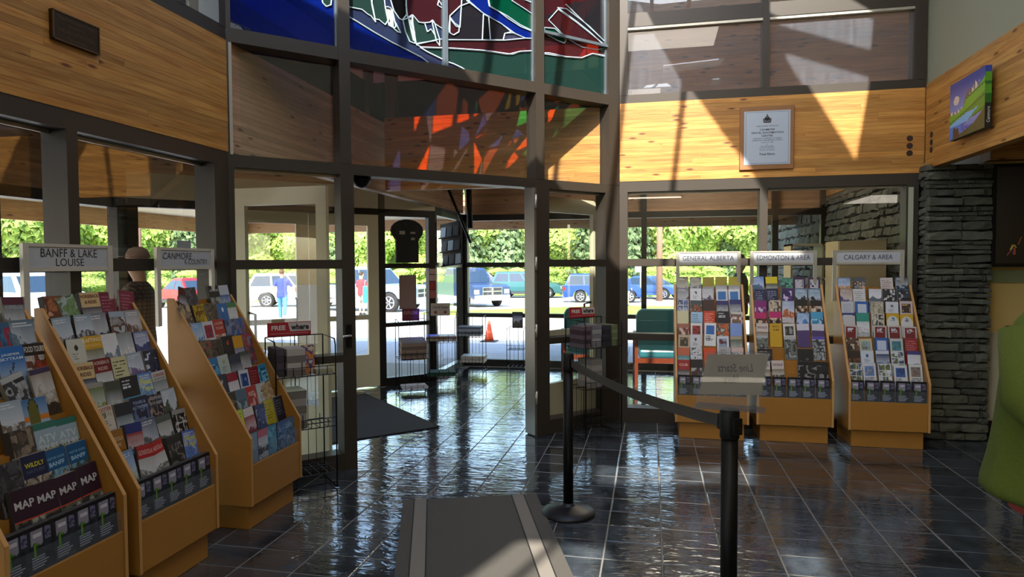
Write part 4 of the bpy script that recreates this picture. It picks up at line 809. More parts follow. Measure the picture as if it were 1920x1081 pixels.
CAL = [
 ['beach sunset leaflet;mt:6c8cb8:b88c58:54486c', 'grey crowd leaflet;bp:50545a:8c8c8c:3c4044:c8a080:0.2', '', 'pale pink leaflet;so:c4b8b4:7c6c6c', 'dark blue mountain leaflet;mt:10283c:1c3c54:1c5070'],
 ['purple field leaflet;mt:9a8070:5c4a74:3c3454', 'white leaflet;so:c8c8c8:8c8c94', 'white leaflet with mountains;mt:c8ccd2:5c6674:8c94a0', 'dark leaflet with white squares;gr:2a2a2c:343638:2c2c2e:c8c8cc', 'dark couple photo leaflet;ph:3c4450:1c2028:a8a8ac'],
 ['white text card;so:b8bcc4:8c90a0', 'blue leaflet with white square;cd:1f5ca8:b8c4d4', 'cream engraved leaflet;gr:b8b098:8c8878:a8a28a:c0b8a0', 'white emblem card;em:c8ccd2:3c4a5c', 'pink white card with dark picture;cd:c4b4b4:3c2c28:c8a060'],
 ['white and blue leaflet;sp:2c3c74:b8b8b8:0.1', 'teal box leaflet;bd:2c8c7c:b8c0c0:c8c8c8:a8b0b0:0.35', 'cream leaflet with drawings;gr:c0bcae:5c5c5c:c0bcae:3c3c3c', 'yellow arch leaflet;ar:c29a1c:c8ccca:4c7c9c', 'yellow arch leaflet;ar:c69e20:c8cac8:6c6c74'],
 ['crimson framed booklet;fr:b8b4b0:6c1218', '', 'crimson framed booklet;fr:bab6b2:701319', 'crimson framed booklet;fr:b8b4b0:6c1218', 'crimson framed booklet;fr:bcb8b4:6e1218'],
 ['sepia photo leaflet;ph:5c4434:2c241c:b8a890', 'cream framed leaflet;cd:bcb294:8ca0a4:6c6c5c', 'blue leaflet with white square;cd:1c58a4:b8c4d4', 'white leaflet with landscape;cd:b4b8b8:3c7c8c:4c6c3c', 'red leaflet;so:8c1c24:b06c6c'],
 ['dark brown leaflet;bp:2c1c14:4a3020:7c4c2c:1c1410:0.3', 'white emblem card;em:c0cad6:3c5474', 'dark blue photo leaflet;bd:c0c8d4:1c3c6c:3c6c9c:8c9cac:0.15', 'white leaflet with photo grid;gr:c4c8cc:3c4c6c:5c6c4c:c4c8cc', 'navy banded white leaflet;bd:2c3474:c0c4cc:34343a:c0c4cc:0.14'],
 ['white leaflet with photo grid;gr:c4c8cc:3c4c6c:5c6c3c:c4c8cc', 'white framed coast photo;cd:c4c8d0:5c7cb0:8c8c94', 'white leaflet with photo grid;gr:c8cace:384a6a:5c6c3c:c4c8cc', 'white framed blue photo;cd:c8ccce:2c5494:1c3c74', 'white framed sepia photo;cd:c4c8c8:7c6c64:5c5450'], DK_]
S2R = [
 ['orange bear photo leaflet;bp:7a4a34:a0603c:5c3424:c08c6c:0.05;;0.03', 'green aerial map leaflet;ph:6c8c5c:9ca8a8:4c6c4c;;0.004;-12', 'cream headed leaflet;bd:c4aa78:3c3a44:b89048:c4a05c:0.36;HORSEBACK~5c1414~0.10~0.94~0.08/& RIDES~5c1414~0.24~0.6~0.08;0.03;0;1.15', 'maroon booklet;so:6c1c38:9c5c70;;0.02', 'maroon booklet;so:701e3a:a06074;;0.012;9'],
 ['grey blue mountain booklet;mt:7c94a0:5c646c:3c4c5c;;0.012', 'grey blue mountain booklet;mt:7c929e:484c52:8c8c8c;;0.014', 'dark peak leaflet;mt:6c747c:34363a:5c5a54', 'lake leaflet with red figure;bp:94a4b4:8c8c8c:5c3a38:a8b0b4:0.15', 'grey leaflet with brown hill;mt:8c8c88:6c5048:6c5c54'],
 ['white leaflet with green foot;em:bcbcae:1c1c20', 'yellow headed leaflet;bd:c4941c:6c6c4c:4c5438:c4ac1c:0.30;RAFTING~dcd4b0~0.10~0.9~0.09/RIVERS~dcb868~0.22~0.8~0.07;0.036;0;1.15', 'white leaflet with drawn peaks;mt:c8c8c6:6c7c8c:c8c8c6', 'white footed photo leaflet;bd:505c50:7c8484:c8c8c4:c4c4c0:0.0', 'violet blue lake leaflet;mt:6c7ca4:44507c:384468;TOUR AND~b8bcd0~0.10~0.6~0.06/LAKE~b8bcd0~0.20~0.5~0.06;0.03'],
 ['cream headed leaflet;bd:c4aa78:2c3448:b89048:3c3a44:0.40;HORSEBACK~5c1414~0.13~0.92~0.09/RIDES~5c1414~0.28~0.6~0.09', 'dark red headed leaflet;bd:6c1418:a8a8a4:8c8c84:6c6c64:0.34;HORSEBACK~c8a8a0~0.10~0.9~0.08/RIDES~c8a8a0~0.24~0.55~0.08;0.03', 'pale yellow text leaflet;so:bcb88c:3c3c30', 'soft violet photo leaflet;mt:8c9ca8:6c5c84:5c6c5c', 'navy leaflet with white panels;gr:1a2238:1a2238:c0c4cc:2c3850;;0.02'],
 ['yellow tent photo leaflet;bd:8c8c84:5c6c34:7c8428:a8b428:0.1', 'dark green leaflet;bd:3c443c:3c443c:2c342c:20281f:0.2;BIKE~b8bcb4~0.52~0.5~0.08/RENTALS~b8bcb4~0.64~0.8~0.08', 'black leaflet with blue foot;sp:14181c:2484a8:0.50;;0.02;0;1.1', 'blue leaflet with yellow title;mt:3c74b0:6c94bc:4c7cb0;Float~d4d43c~0.22~0.75~0.13/Trips~d4d43c~0.40~0.75~0.13', 'white headed leaflet;bd:b4b0a8:7c8484:3c4444:5c5c5c:0.26;CANOE~a03c34~0.10~0.75~0.08/& KAYAK~5c5c5c~0.20~0.75~0.05;0.03'],
 ['white leaflet with red lettering;em:c0b8a8:5c5c4c;SCOOTER~a0442c~0.08~0.9~0.09/RENTAL~a0947c~0.20~0.9~0.10', 'dark headed forest leaflet;bd:20222a:5c6c70:3c4c3c:3c3a34:0.3', 'navy tours leaflet;bp:161c38:2c3c64:5c6c94:141a34:0.22;TOURS &~98a4c4~0.14~0.7~0.07/ACTIVITIES~98a4c4~0.25~0.85~0.07;0.036;0;1.15', 'dark leaflet with dog photo;ph:2c2c38:8c7464:1c1c28;ALPINE~a4a4a8~0.10~0.8~0.08/DOG RIDES~a4a4a8~0.22~0.8~0.07;0.02', 'pale forest peak leaflet;mt:9cacb4:4c5444:343c34'],
 ['orange brown leaflet;bp:8c5c18:9c6c28:6c4414:8c5c18:0.5;GONDOLA~c8b090~0.22~0.8~0.10/RIDE~c8b090~0.36~0.5~0.07', 'blue and red leaflet;bd:1c2c6c:8c1c20:5c5c60:3c3c40:0.22;GONDOLA~b89494~0.34~0.8~0.10;0.03', 'grey mountain leaflet;mt:44506c:5c5c5c:3c3c3c', 'grey green leaflet;bd:4c544c:94948c:54584c:3c3c3c:0.18;Discover~a4a89c~0.25~0.6~0.07;0.03', 'black and white photo leaflet;bp:8c8c88:3c3c38:b8b8b4:1c1c1c:0.1'],
 ['blue sky photo leaflet;mt:5c84b0:8c9c84:6c7c5c', 'red gondola leaflet;bd:a01c1c:a4a4a0:74746c:5c6c6c:0.30;GONDOLA~d0a8a0~0.17~0.85~0.11;0.012;4', 'red gondola leaflet, tilted;bd:a41e1e:a8a8a4:74746c:5c6c6c:0.30;GONDOLA~d0a8a0~0.17~0.85~0.11;0.012;-8', 'dark leaflet with white horse;bp:24221f:2c2c28:74706c:34302a:0.2;;0.036', 'blue leaflet with yellow title;mt:3c64b0:5c7cb8:3c68a8;Float~c4c43c~0.20~0.75~0.13/Trips~c4c43c~0.38~0.75~0.13;0.03'], DK_]
S3R = [
 ['dark red headed leaflet;bd:4c1414:1c1414:34201c:2c2420:0.2;;0.006;16', 'grey leaflet;ph:3c3c40:5c5c60:2c2c30', '', 'black leaflet with white title;bp:1c1c20:8c948c:4c4c44:1c1c20:0.35;BOW RIVER~b4b4b4~0.15~0.85~0.07;0.02', 'white and blue leaflet;bd:b8bcc0:2c5c94:1c4c84:c0c4c8:0.3'],
 ['tan leaning leaflet;ph:8c7c64:5c4c3c:a89878;;0.006;-10', 'yellow lettered leaflet;bp:c09c1c:c09c1c:6c5c1c:a08420:0.0;BIKES~5c2414~0.25~0.7~0.11;0.01;-4', 'folded brown leaflet;ph:5c5040:3c342c:7c6c54', 'blue leaflet with white emblem;em:2464a0:d0dce4;;0.02', 'white card with green band;bd:3c7444:c0c0b4:c8c8bc:c0c0b8:0.16'],
 ['light blue leaflet;mt:6c9cc0:4c7ca8:94b4c8', 'white card with red square;cd:c4c0c0:8c2438:3c2c5c', 'red title leaflet;bp:a82c24:c8b8a8:a86c54:c0b0a0:0.45;LOUISE~d0b0a0~0.12~0.8~0.08/TOURS~d0b0a0~0.26~0.7~0.08;0.02', 'dark blue photo booklet;ph:1c3c6c:34446c:6c7c94;;0.034', 'violet blue photo leaflet;ph:2c5894:5c5c80:8c6c7c'],
 ['small mixed photo leaflet;ph:5c5c48:8c4434:34342c', 'brown photo leaflet;ph:3c342c:5c4c3c:24201c', 'black leaflet with red emblem;em:121214:b84c2c;;0.03;0;1.1', 'orange headed cycling leaflet;bd:c89018:74748c:4c5464:8c8c9c:0.38;;0.03', 'red and grey photo leaflet;bp:8c3444:6c6c74:8c3c48:4c4c54:0.1'],
 ['bright blue leaflet;bp:1c6c9c:4c9cc4:0c4c74:8cc0dc:0.2', 'cream emblem leaflet;em:a8b4a8:8c7c3c', 'dark slate leaflet with white foot;bd:2c3444:2c3444:b0aca8:a8a4a0:0.25;;0.02;0;1.1', 'dark ridge leaflet;bd:3c443c:54584c:b0a8a4:a8a09c:0.1', ''],
 ['slate leaflet with white drop;em:24283c:c0c8d0;;0.01', 'red banded white leaflet;bd:8c1c30:c0bcb8:b0aca8:c8c4c0:0.25', 'navy picture card;cd:c0c4c8:1c3c7c:6c8cb8', 'red leaflet;so:7c1c24:a04c50', 'cyan lake leaflet;bp:2c84a4:1c6c94:74b4c8:145c7c:0.1;;0.036'],
 ['dark bridge leaflet;bp:34281c:6c5c44:1c1814:a89878:0.2', 'grey blue leaflet;bp:4c6474:8c9ca0:4c5c64:345064:0.3', 'red lettered leaflet;bp:a8302c:c88c84:a8302c:8c2420:0.2;RED~d4b8b0~0.22~0.6~0.12', 'white figure card;em:b4b8b4:2c3034', 'kraft leaflet, tilted;bp:a89068:8c7450:b8a078:9c8058:0.1;;0.01;-14;1.15'],
 ['yellow green leaflet;so:a8bc1c:5c6c1c;;0.02;-3', 'white and red card;bd:c4bcb8:8c1c2c:7c2430:b8b0ac:0.25', 'navy striped leaflet;bp:1c2c5c:3c4c7c:142044:8c94ac:0.15;;0.02', 'yellow leaflet;so:a89c1c:6c6414', 'black leaflet with white lines;so:161c28:5c6878;;0.02'],
 ['pale blue leaflet;so:7c94ac:a4b4c4', 'pink headed white leaflet;bd:b8687c:b0b0bc:34343c:b4b4c0:0.25;;0.02', 'sky blue leaflet;bp:4c8cac:6ca4c0:3c7c9c:5c98b4:0.1', 'blue leaflet;bp:3c5c8c:5c80a8:2c4c7c:6c8cb0:0.1', 'steel blue leaflet;bp:4c6c94:7c9cb8:3c5c84:5c7c9c:0.1']]
S1R = [
 ['', '', '', 'grey ridge leaflet;mt:6c7478:4c4c4c:3c3c3c', 'maroon headed mountain leaflet;bd:4c1c34:5c6468:6c6c6c:3c3c3c:0.16;ICEFIELDS~a8acb0~0.22~0.8~0.07/PARKWAY~8c9094~0.32~0.7~0.05'],
 ['', '', '', 'blue leaflet with red dot;bp:2c5c7c:1c4c74:2c6484:8c2c44:0.1', 'grey blue booklet;mt:4c6878:5c7484:7c8c94;;0.03;0;1.15'],
 ['', '', 'grey rope photo leaflet;ph:6c6c6c:3c3c3c:94948c', 'blue leaflet with cable car;sk;JASPER~c4d4e0~0.17~0.7~0.06/SKYTRAM~c4d4e0~0.25~0.85~0.06;0.01;0;1.2', 'black headed food leaflet;bp:141010:a8a09c:5c3428:8c3424:0.24;FOOD TOURS~c8c4bc~0.12~0.92~0.12'],
 ['', '', '', 'leaning black and white booklet;bp:a4a8a8:34383c:94989c:1c2024:0.1;;0.02;-14', 'building photo leaflet with purple head;bd:34284c:8c8474:a49c8c:3c342c:0.1;;0.01;-4'],
 ['', '', 'pale climbing leaflet;mt:8c9ca8:6c6458:5c5c54', 'blue leaflet with round emblem;mm;Mountaineering~1c2024~0.60~0.85~0.06;0.01;0;1.2', ''],
 ['', '', 'sepia crowd photo leaflet;ph:5c5044:3c362f:7c7060;;0.03', 'off-road vehicle leaflet;at;ATV~b8c4c4~0.34~0.8~0.17/TOURS~c4c8c4~0.52~0.8~0.14;0.036;0;1.05', 'off-road vehicle leaflet;at;ATV~b8c4c4~0.34~0.8~0.17/TOURS~c4c8c4~0.52~0.8~0.14;0.036;0;1.05'],
 ['', 'dark grey photo leaflet;ph:44444a:2c2c30:5c5c60;;0.03', 'navy wildlife booklet with yellow top;bp:1a2040:8c8070:44403c:a89c8c:0.45;WILDLY~c4bc24~0.20~0.75~0.09/NATURE~4c5474~0.32~0.7~0.07;0.036;0;1.1', 'bright blue guide;bp:14507c:6c94a8:3c4c44:a89480:0.42;VISITOR GUIDE~7ca8c4~0.18~0.8~0.05/BANFF~a0c4d8~0.30~0.7~0.09;0.036', 'bright blue guide;bp:14507c:6c94a8:3c4c44:a89480:0.42;VISITOR GUIDE~7ca8c4~0.18~0.8~0.05/BANFF~a0c4d8~0.30~0.7~0.09;0.036'],
 ['', 'dark purple map;mp;MAP~bcbcbc~0.30~0.8~0.15;0.02', 'dark purple map;mp;MAP~bcbcbc~0.30~0.8~0.15;0.03', 'dark purple map;mp;MAP~bcbcbc~0.30~0.8~0.15;0.03', 'dark purple map;mp;MAP~bcbcbc~0.30~0.8~0.15;0.03'], DK_]
SF = {'SERIF': True}
stand('s', (0.21, 6.0, 0), 0, 0.62, 'maple brochure stand with a GENERAL ALBERTA sign, left of the right-hand three', 'brochure stands by the right windows', None, [('GENERAL ALBERTA', 0, 1.592, 0.46, 0.042)], GEN, seed=1, sname='General Alberta', sgx=(0.02, 0.60))
stand('s', (0.895, 6.03, 0), 0, 0.62, 'maple brochure stand with an EDMONTON & AREA sign, between two other stands', 'brochure stands by the right windows', None, [('EDMONTON & AREA', 0, 1.592, 0.46, 0.042)], EDM, seed=2, sname='Edmonton', sgx=(0.0, 0.575), depth=0.48)
stand('s', (1.615, 5.98, 0), 0, 0.62, 'maple brochure stand with a CALGARY & AREA sign, beside the stone pillar', 'brochure stands by the right windows', None, [('CALGARY & AREA', 0, 1.592, 0.40, 0.042)], CAL, seed=3, sname='Calgary', sgx=(-0.02, 0.565))
stand('s', (-2.26, 3.42, 0), PI / 2, 0.566, 'maple brochure stand with a CANMORE K-COUNTRY sign, nearest the doorway', 'brochure stands by the left windows', None, [('CANMORE', -0.075, 1.606, 0.25, 0.038), ('K-COUNTRY', 0.09, 1.572, 0.21, 0.032)], S3R, seed=4, sname='K-Country', serif=2, sgx=(-0.11, 0.40), depth=0.53, topz=1.355)
stand('s', (-2.26, 2.557, 0), PI / 2, 0.566, 'maple brochure stand with a BANFF & LAKE LOUISE sign', 'brochure stands by the left windows', None, [('BANFF & LAKE', 0, 1.612, 0.32, 0.040), ('LOUISE', 0.0, 1.568, 0.16, 0.036)], S2R, seed=5, sname='Banff', serif=1, sgx=(-0.075, 0.435), depth=0.53, topz=1.355)
stand('s', (-2.26, 1.925, 0), PI / 2, 0.566, 'maple brochure stand cut off by the left edge of the picture', 'brochure stands by the left windows', None, [], S1R, seed=6, sname='far left', serif=1, sgx=(-0.075, 0.435), depth=0.53, topz=1.355)
# ================= loose things indoors =================
RUB = mat('grey_entrance_matting', '4b4843', 0.9, noise=0.12, scale=120, bump=0.3); STR = mat('light_mat_stripe', '77726a', 0.9, noise=0.1, scale=120); EDG = mat('black_mat_line', '141313', 0.8)
m1 = empty('entrance_mat', (-1.585, 4.075, 0.002), math.radians(18.6)); tag(m1, 'grey entrance mat with two pale stripes lying in the foreground', 'mat')
box('mat_field', RUB, m1, 0, 0.88, -2.2, 0, 0, 0.007, 0.002)
for a in (0.075, 0.715):
    box('stripe', STR, m1, a, a + 0.075, -2.2, -0.004, 0.007, 0.0085)
    for q in (a - 0.007, a + 0.075): box('stripe_edge', EDG, m1, q, q + 0.007, -2.2, -0.004, 0.007, 0.009)
m2 = empty('door_mat', C1, q2); m2.location.z = 0.002; tag(m2, 'dark ribbed mat lying just inside the open doorway of the porch', 'mat')
box('mat_field', mat('charcoal_matting', '24232a', 0.95, noise=0.15, scale=150, bump=0.3), m2, 0.36, 1.98, 0.80, 2.75, 0, 0.008, 0.002)
for a in (0.36, 1.965): box('mat_border', EDG, m2, a, a + 0.015, 0.80, 2.75, 0.008, 0.010)
# --- queue posts ---
def stanchion(loc, label, rz=0.0, head=True):
    r = empty('queue_post', loc, rz); tag(r, label, 'barrier post', 'black retractable belt posts')
    MB().lathe([(0.165, 0.0), (0.166, 0.012), (0.160, 0.020), (0.12, 0.036), (0.06, 0.052), (0.038, 0.058), (0.034, 0.07)], 36).build('base', mat('satin_black_base', '1c1c1e', 0.42, 0.4), r)
    MB().lathe([(0.031, 0.06), (0.031, 0.90)], 24).build('pole', BLACKM, r)
    MB().lathe([(0.034, 0.89), (0.036, 0.895), (0.036, 0.99), (0.033, 1.0)], 24).build('head', BLACK, r)
    b = MB(); b.box(0.032, 0.056, -0.016, 0.016, 0.915, 0.975); b.box(-0.056, -0.032, -0.016, 0.016, 0.915, 0.975); b.build('belt_clip', BLACK, r); return r
A_ = Vector((-0.50, 4.07, 0)); B_ = Vector((0.29, 2.60, 0))
dirv = (B_ - A_).normalized(); ang = math.atan2(dirv.y, dirv.x)
p1 = stanchion(A_, 'black belt post farther away, standing beside the grey mat', ang)
p2 = stanchion(B_, 'black belt post in the foreground carrying the clear sign', ang)
p3 = stanchion((2.98, 6.38, 0), 'black belt post in the nook right of the stone pillar', 0.0)
b = MB(); L_ = (B_ - A_).length; n = 24
for k in range(n):
    x0 = 0.045 + (L_ - 0.09) * k / n; x1 = 0.045 + (L_ - 0.09) * (k + 1) / n; z0 = 0.945 - 0.035 * 4 * (k / n) * (1 - k / n); z1 = 0.945 - 0.035 * 4 * ((k + 1) / n) * (1 - (k + 1) / n)
    for y in (-0.001, 0.001): b.quad((x0, y, z0 - 0.024), (x1, y, z1 - 0.024), (x1, y, z1 + 0.024), (x0, y, z0 + 0.024))
    b.quad((x0, -0.001, z0 + 0.024), (x0, 0.001, z0 + 0.024), (x1, 0.001, z1 + 0.024), (x1, -0.001, z1 + 0.024)); b.quad((x0, -0.001, z0 - 0.024), (x0, 0.001, z0 - 0.024), (x1, 0.001, z1 - 0.024), (x1, -0.001, z1 - 0.024))
b.build('belt', mat('grey_webbing', '3a3836', 0.8, bump=0.2, scale=400), p1)
b = MB(); b.box(0.05, 1.2, -0.001, 0.001, 0.92, 0.965); b.build('belt', MATS['grey_webbing'], p3)
# clear sign holder on the near post, sheet facing away from the visitor
hs_ = empty('sign_holder', (0.29, 2.60, 1.0), math.radians(-12)); tag(hs_, 'clear acrylic holder with a handwritten paper sheet, on the foreground belt post', 'sign')
CLR = glass_mat('clear_acrylic_sheet', (0.93, 0.95, 0.96), refl=0.12, dust=0.03)
b = MB(); b.box(-0.125, 0.125, -0.05, 0.055, 0.004, 0.007); b.build('foot_plate', CLR, hs_)
tl = empty('sheet_frame', (0, -0.048, 0.008), 0, hs_, rot=(math.radians(-16), math.radians(-2), math.radians(8)))
b = MB(); sk = 0.05
def sheared(x0, x1, z0, z1, y0, y1): 
    return [[(x0 + sk * z0 / 0.2, y0, z0), (x1 + sk * z0 / 0.2, y0, z0), (x1 + sk * z0 / 0.2, y1, z0), (x0 + sk * z0 / 0.2, y1, z0)], [(x0 + sk * z1 / 0.2, y0, z1), (x1 + sk * z1 / 0.2, y0, z1), (x1 + sk * z1 / 0.2, y1, z1), (x0 + sk * z1 / 0.2, y1, z1)]]
b.loft(sheared(-0.125, 0.105, 0, 0.215, 0, 0.002), smooth=False); b.build('acrylic_front', CLR, tl)
b = MB(); b.loft(sheared(-0.118, 0.100, 0.055, 0.205, 0.003, 0.0036), smooth=False); b.build('paper_sheet', mat('backlit_paper', '8a7d6c', 0.9), tl)
HW = mat('marker_faint', '2c2823', 0.9)
for s, z, ww_, x in (('Line Starts', 0.155, 0.125, 0.03), ('Here', 0.113, 0.055, 0.015)):
    text(s, HW, tl, ww_, 0.030, (x, 0.0026, z), rot=(PI / 2, 0, PI), shear=0.2)
# --- wire racks and magazine stacks ---
def wire_rack(loc, rz, w, d, h, tiers, label, signf=None, group='black wire magazine racks', slats=7, r=0.0028, basket=0.10, hoop=True):
    o = empty('wire_rack', loc, rz); tag(o, label, 'magazine rack', group)
    b = MB()
    for x in (-w / 2, w / 2):
        b.tube([(x, d / 2, 0.01), (x, d / 2, h), (x, -d / 2 + 0.02, h - 0.01), (x, -d / 2, h - 0.05), (x, -d / 2, 0.01)], 0.005, 6)
    for x in (0,): b.tube([(x, d / 2, 0.01), (x, d / 2, h)], 0.004, 6)
    b.tube([(-w / 2, d / 2, h), (w / 2, d / 2, h)], 0.004, 6); b.tube([(-w / 2, d / 2, 0.05), (w / 2, d / 2, 0.05)], 0.004, 6); b.tube([(-w / 2, -d / 2, 0.05), (w / 2, -d / 2, 0.05)], 0.004, 6)
    for x in (-w / 2, w / 2): b.tube([(x, -d / 2, 0.015), (x, d / 2, 0.015)], 0.005, 6)
    b.build('frame', WIRE, o)
    b = MB()
    for k in range(slats + 1):
        x = -w / 2 + w * k / slats; b.tube([(x, d / 2, 0.05), (x, d / 2, h)], r * 0.8, 4)
    b.build('back_wires', WIRE, o)
    for z in tiers:
        b = MB()
        for k in range(slats + 1):
            x = -w / 2 + w * k / slats; b.tube([(x, d / 2, z), (x, -d / 2, z), (x, -d / 2, z + basket * (0.6 + 0.4 * (k % 2)))], r, 4)
        for y in (-d / 2, 0, d / 2): b.tube([(-w / 2, y, z), (w / 2, y, z)], r * 1.3, 4)
        b.tube([(-w / 2, -d / 2, z + basket * 0.6), (w / 2, -d / 2, z + basket * 0.6)], r, 4); b.build('wire_shelf', WIRE, o)
    if signf: signf(o)
    return o
RED = mat('sign_red', 'a01c2a', 0.5); SWH = mat('sign_pale', 'b9b4b0', 0.5)
def free_sign(o, x0=-0.19, x1=0.11, z=1.055):
    s = empty('header_sign', (0, 0.12, 0), 0, o); box('sign_plate', RED, s, x0, x1, -0.004, 0, z, z + 0.095, 0.002)
    b = MB(); b.prism([(x0 + 0.155, z + 0.03), (x1 - 0.004, z + 0.03), (x1 - 0.004, z + 0.09), (x0 + 0.14, z + 0.09)], -0.0052, -0.004); b.build('pale_field', SWH, s)
    text('FREE', PAPER, s, 0.095, 0.032, (x0 + 0.075, -0.006, z + 0.058), bold=0.03); text('where', mat('near_black', '17131a', 0.5), s, 0.125, 0.042, (x0 + 0.222, -0.0065, z + 0.060), bold=0.035)
    box('fine_line', SWH, s, x0 + 0.02, x1 - 0.02, -0.005, -0.0042, z + 0.016, z + 0.018)
DW = 0.7071
rl = wire_rack((-2.8 + DW * 0.40 + DW * 0.21, 4.05 + DW * 0.40 - DW * 0.21, 0), q2, 0.40, 0.28, 1.05, (0.80, 0.44, 0.12), 'black wire rack with a red FREE sign, in front of the left sidelight', free_sign)
rr = wire_rack((-2.8 + DW * 3.03 + DW * 0.21, 4.05 + DW * 3.03 - DW * 0.21, 0), q2, 0.42, 0.28, 1.05, (0.80, 0.44, 0.12), 'black wire rack with a red FREE sign, in front of the right sidelight', free_sign)
def magstack(M, w, d, h, c1, c2, label, group, n=5, top=None, name='magazine_stack'):
    """a pile of bundles turned alternately: pages show on the front"""
    r = empty(name); r.matrix_world = M; tag(r, label, 'magazines', group)
    for k in range(n):
        b = MB(); j = 0.002 * (k % 2); b.box(-w / 2 + j, w / 2 - j, -d / 2, d / 2 - j, h * k / n, h * (k + 1) / n - 0.0015); b.build('bundle', mat('pages_' + (c1 if k % 2 else c2), c1 if k % 2 else c2, 0.85, noise=0.18, scale=300, stretch=(0.02, 0.02, 1)), r)
    if top: 
        b = MB(); b.box(-w / 2, w / 2, -d / 2, d / 2, h, h + 0.001); b.build('top_cover', mat('cover_' + top, top, 0.4), r)
    return r
ML = rl.matrix_world.copy(); bpy.context.view_layer.update(); ML = rl.matrix_world.copy(); MR = rr.matrix_world.copy(); T = Matrix.Translation
magstack(ML @ T((-0.06, -0.02, 0.803)), 0.125, 0.20, 0.185, 'a8a29a', '6a6460', 'tall pile of pale magazines on the top shelf of the left FREE rack', None, 4)
magstack(ML @ T((-0.165, -0.0, 0.803)), 0.06, 0.20, 0.19, '4a4048', '3a3238', 'dark magazine pile at the left end of the left FREE rack', None, 4)
magstack(ML @ T((-0.06, -0.02, 0.443)), 0.13, 0.20, 0.26, '8f8a84', '6a6660', 'tallest pile of pale magazines, middle shelf of the left FREE rack', None, 5, 'b9b4a8')
magstack(ML @ T((0.13, -0.02, 0.803)), 0.12, 0.2, 0.035, 'a8a48a', '8c8c74', 'thin cream magazine pile at the right end of the left FREE rack', None, 2)
r_ = obj('magazine', block(0.085, 0.02, 0.20, PAGED)); r_.matrix_world = ML @ T((0.045, -0.05, 0.80)) @ Matrix.Rotation(math.radians(-10), 4, 'X'); tag(r_, 'single upright orange and blue magazine in the left FREE rack', 'magazine'); obj('cover', sheet(design('ph:b86a2c:2c3474:b8a08c', 7), 12, 26, 0.083, 0.198), r_, (0, -0.0008, 0.001))
for x, c1, c2, w, h, l in ((-0.155, '3c2c34', '5c5058', 0.09, 0.19, 'dark purple magazine pile, left end of the right FREE rack'), (-0.045, '8c8c8c', '6c6c70', 0.11, 0.20, 'grey magazine pile in the middle of the right FREE rack'), (0.07, '1c1c24', '2c2a34', 0.09, 0.19, 'black magazine pile in the right FREE rack'), (0.165, '6c7858', '5c6848', 0.07, 0.19, 'green magazine pile, right end of the right FREE rack')):
    magstack(MR @ T((x, -0.0, 0.803)), w, 0.2, h, c1, c2, l, None, 5)
magstack(MR @ T((-0.045, 0, 0.443)), 0.12, 0.2, 0.25, '8c8880', '706c68', 'pale magazine pile on the middle shelf of the right FREE rack', None, 5)
# porch racks
def card_sign(col, w, h, z, txt=None, tc='c8c0c0', marks=False, x=0):
    def f(o):
        s = empty('header_sign', (x, 0.08, 0), 0, o); box('sign_plate', mat('card_' + col, col, 0.6), s, -w / 2, w / 2, -0.004, 0, z, z + h)
        if txt: text(txt, txm(tc), s, w * 0.8, h * 0.26, (0, -0.006, z + h * 0.66), bold=0.02)
        if marks:
            for q in (-0.25, 0.25): MB().tube([(q * w, -0.0055, z + h * 0.27), (q * w, -0.0045, z + h * 0.27)], 0.02, 12).build('oval_logo', mat('logo_red', '8c2c30', 0.6), s)
    return f
r1_ = wire_rack((-2.83, 7.62, 0), math.radians(30), 0.36, 0.28, 0.88, (0.42, 0.04), 'tall wire rack with a maroon card, beside the exit doors', card_sign('5c1c2a', 0.21, 0.15, 0.86, 'EXPLORE', 'a87c84'), 'wire racks in the porch', slats=5)
r2_ = wire_rack((-2.66, 8.22, 0), math.radians(20), 0.42, 0.3, 0.92, (0.55, 0.10), 'wire rack with a cream Crag & Canyon card, in the porch corner', card_sign('b0a8a0', 0.25, 0.16, 0.88, 'Crag & Canyon', '2c2c34', True), 'wire racks in the porch', slats=7)
r3_ = wire_rack((-2.56, 9.30, 0), math.radians(5), 0.40, 0.3, 0.80, (0.50, 0.12), 'wire rack without a card, against the porch window corner', None, 'wire racks in the porch', slats=8)
r4_ = wire_rack((-1.93, 9.55, 0), 0, 0.25, 0.22, 0.62, (0.30, 0.05), 'small wire rack with a dark picture card, under the porch window', card_sign('2a2834', 0.16, 0.24, 0.60, None), 'wire racks in the porch', slats=4)
o = obj('card_picture', sheet(design('bd:34323c:5c6c9c:3c3c50:4c4840:0.2', 3), 12, 16, 0.14, 0.2), r4_, (0, 0.074, 0.62))
bpy.context.view_layer.update()
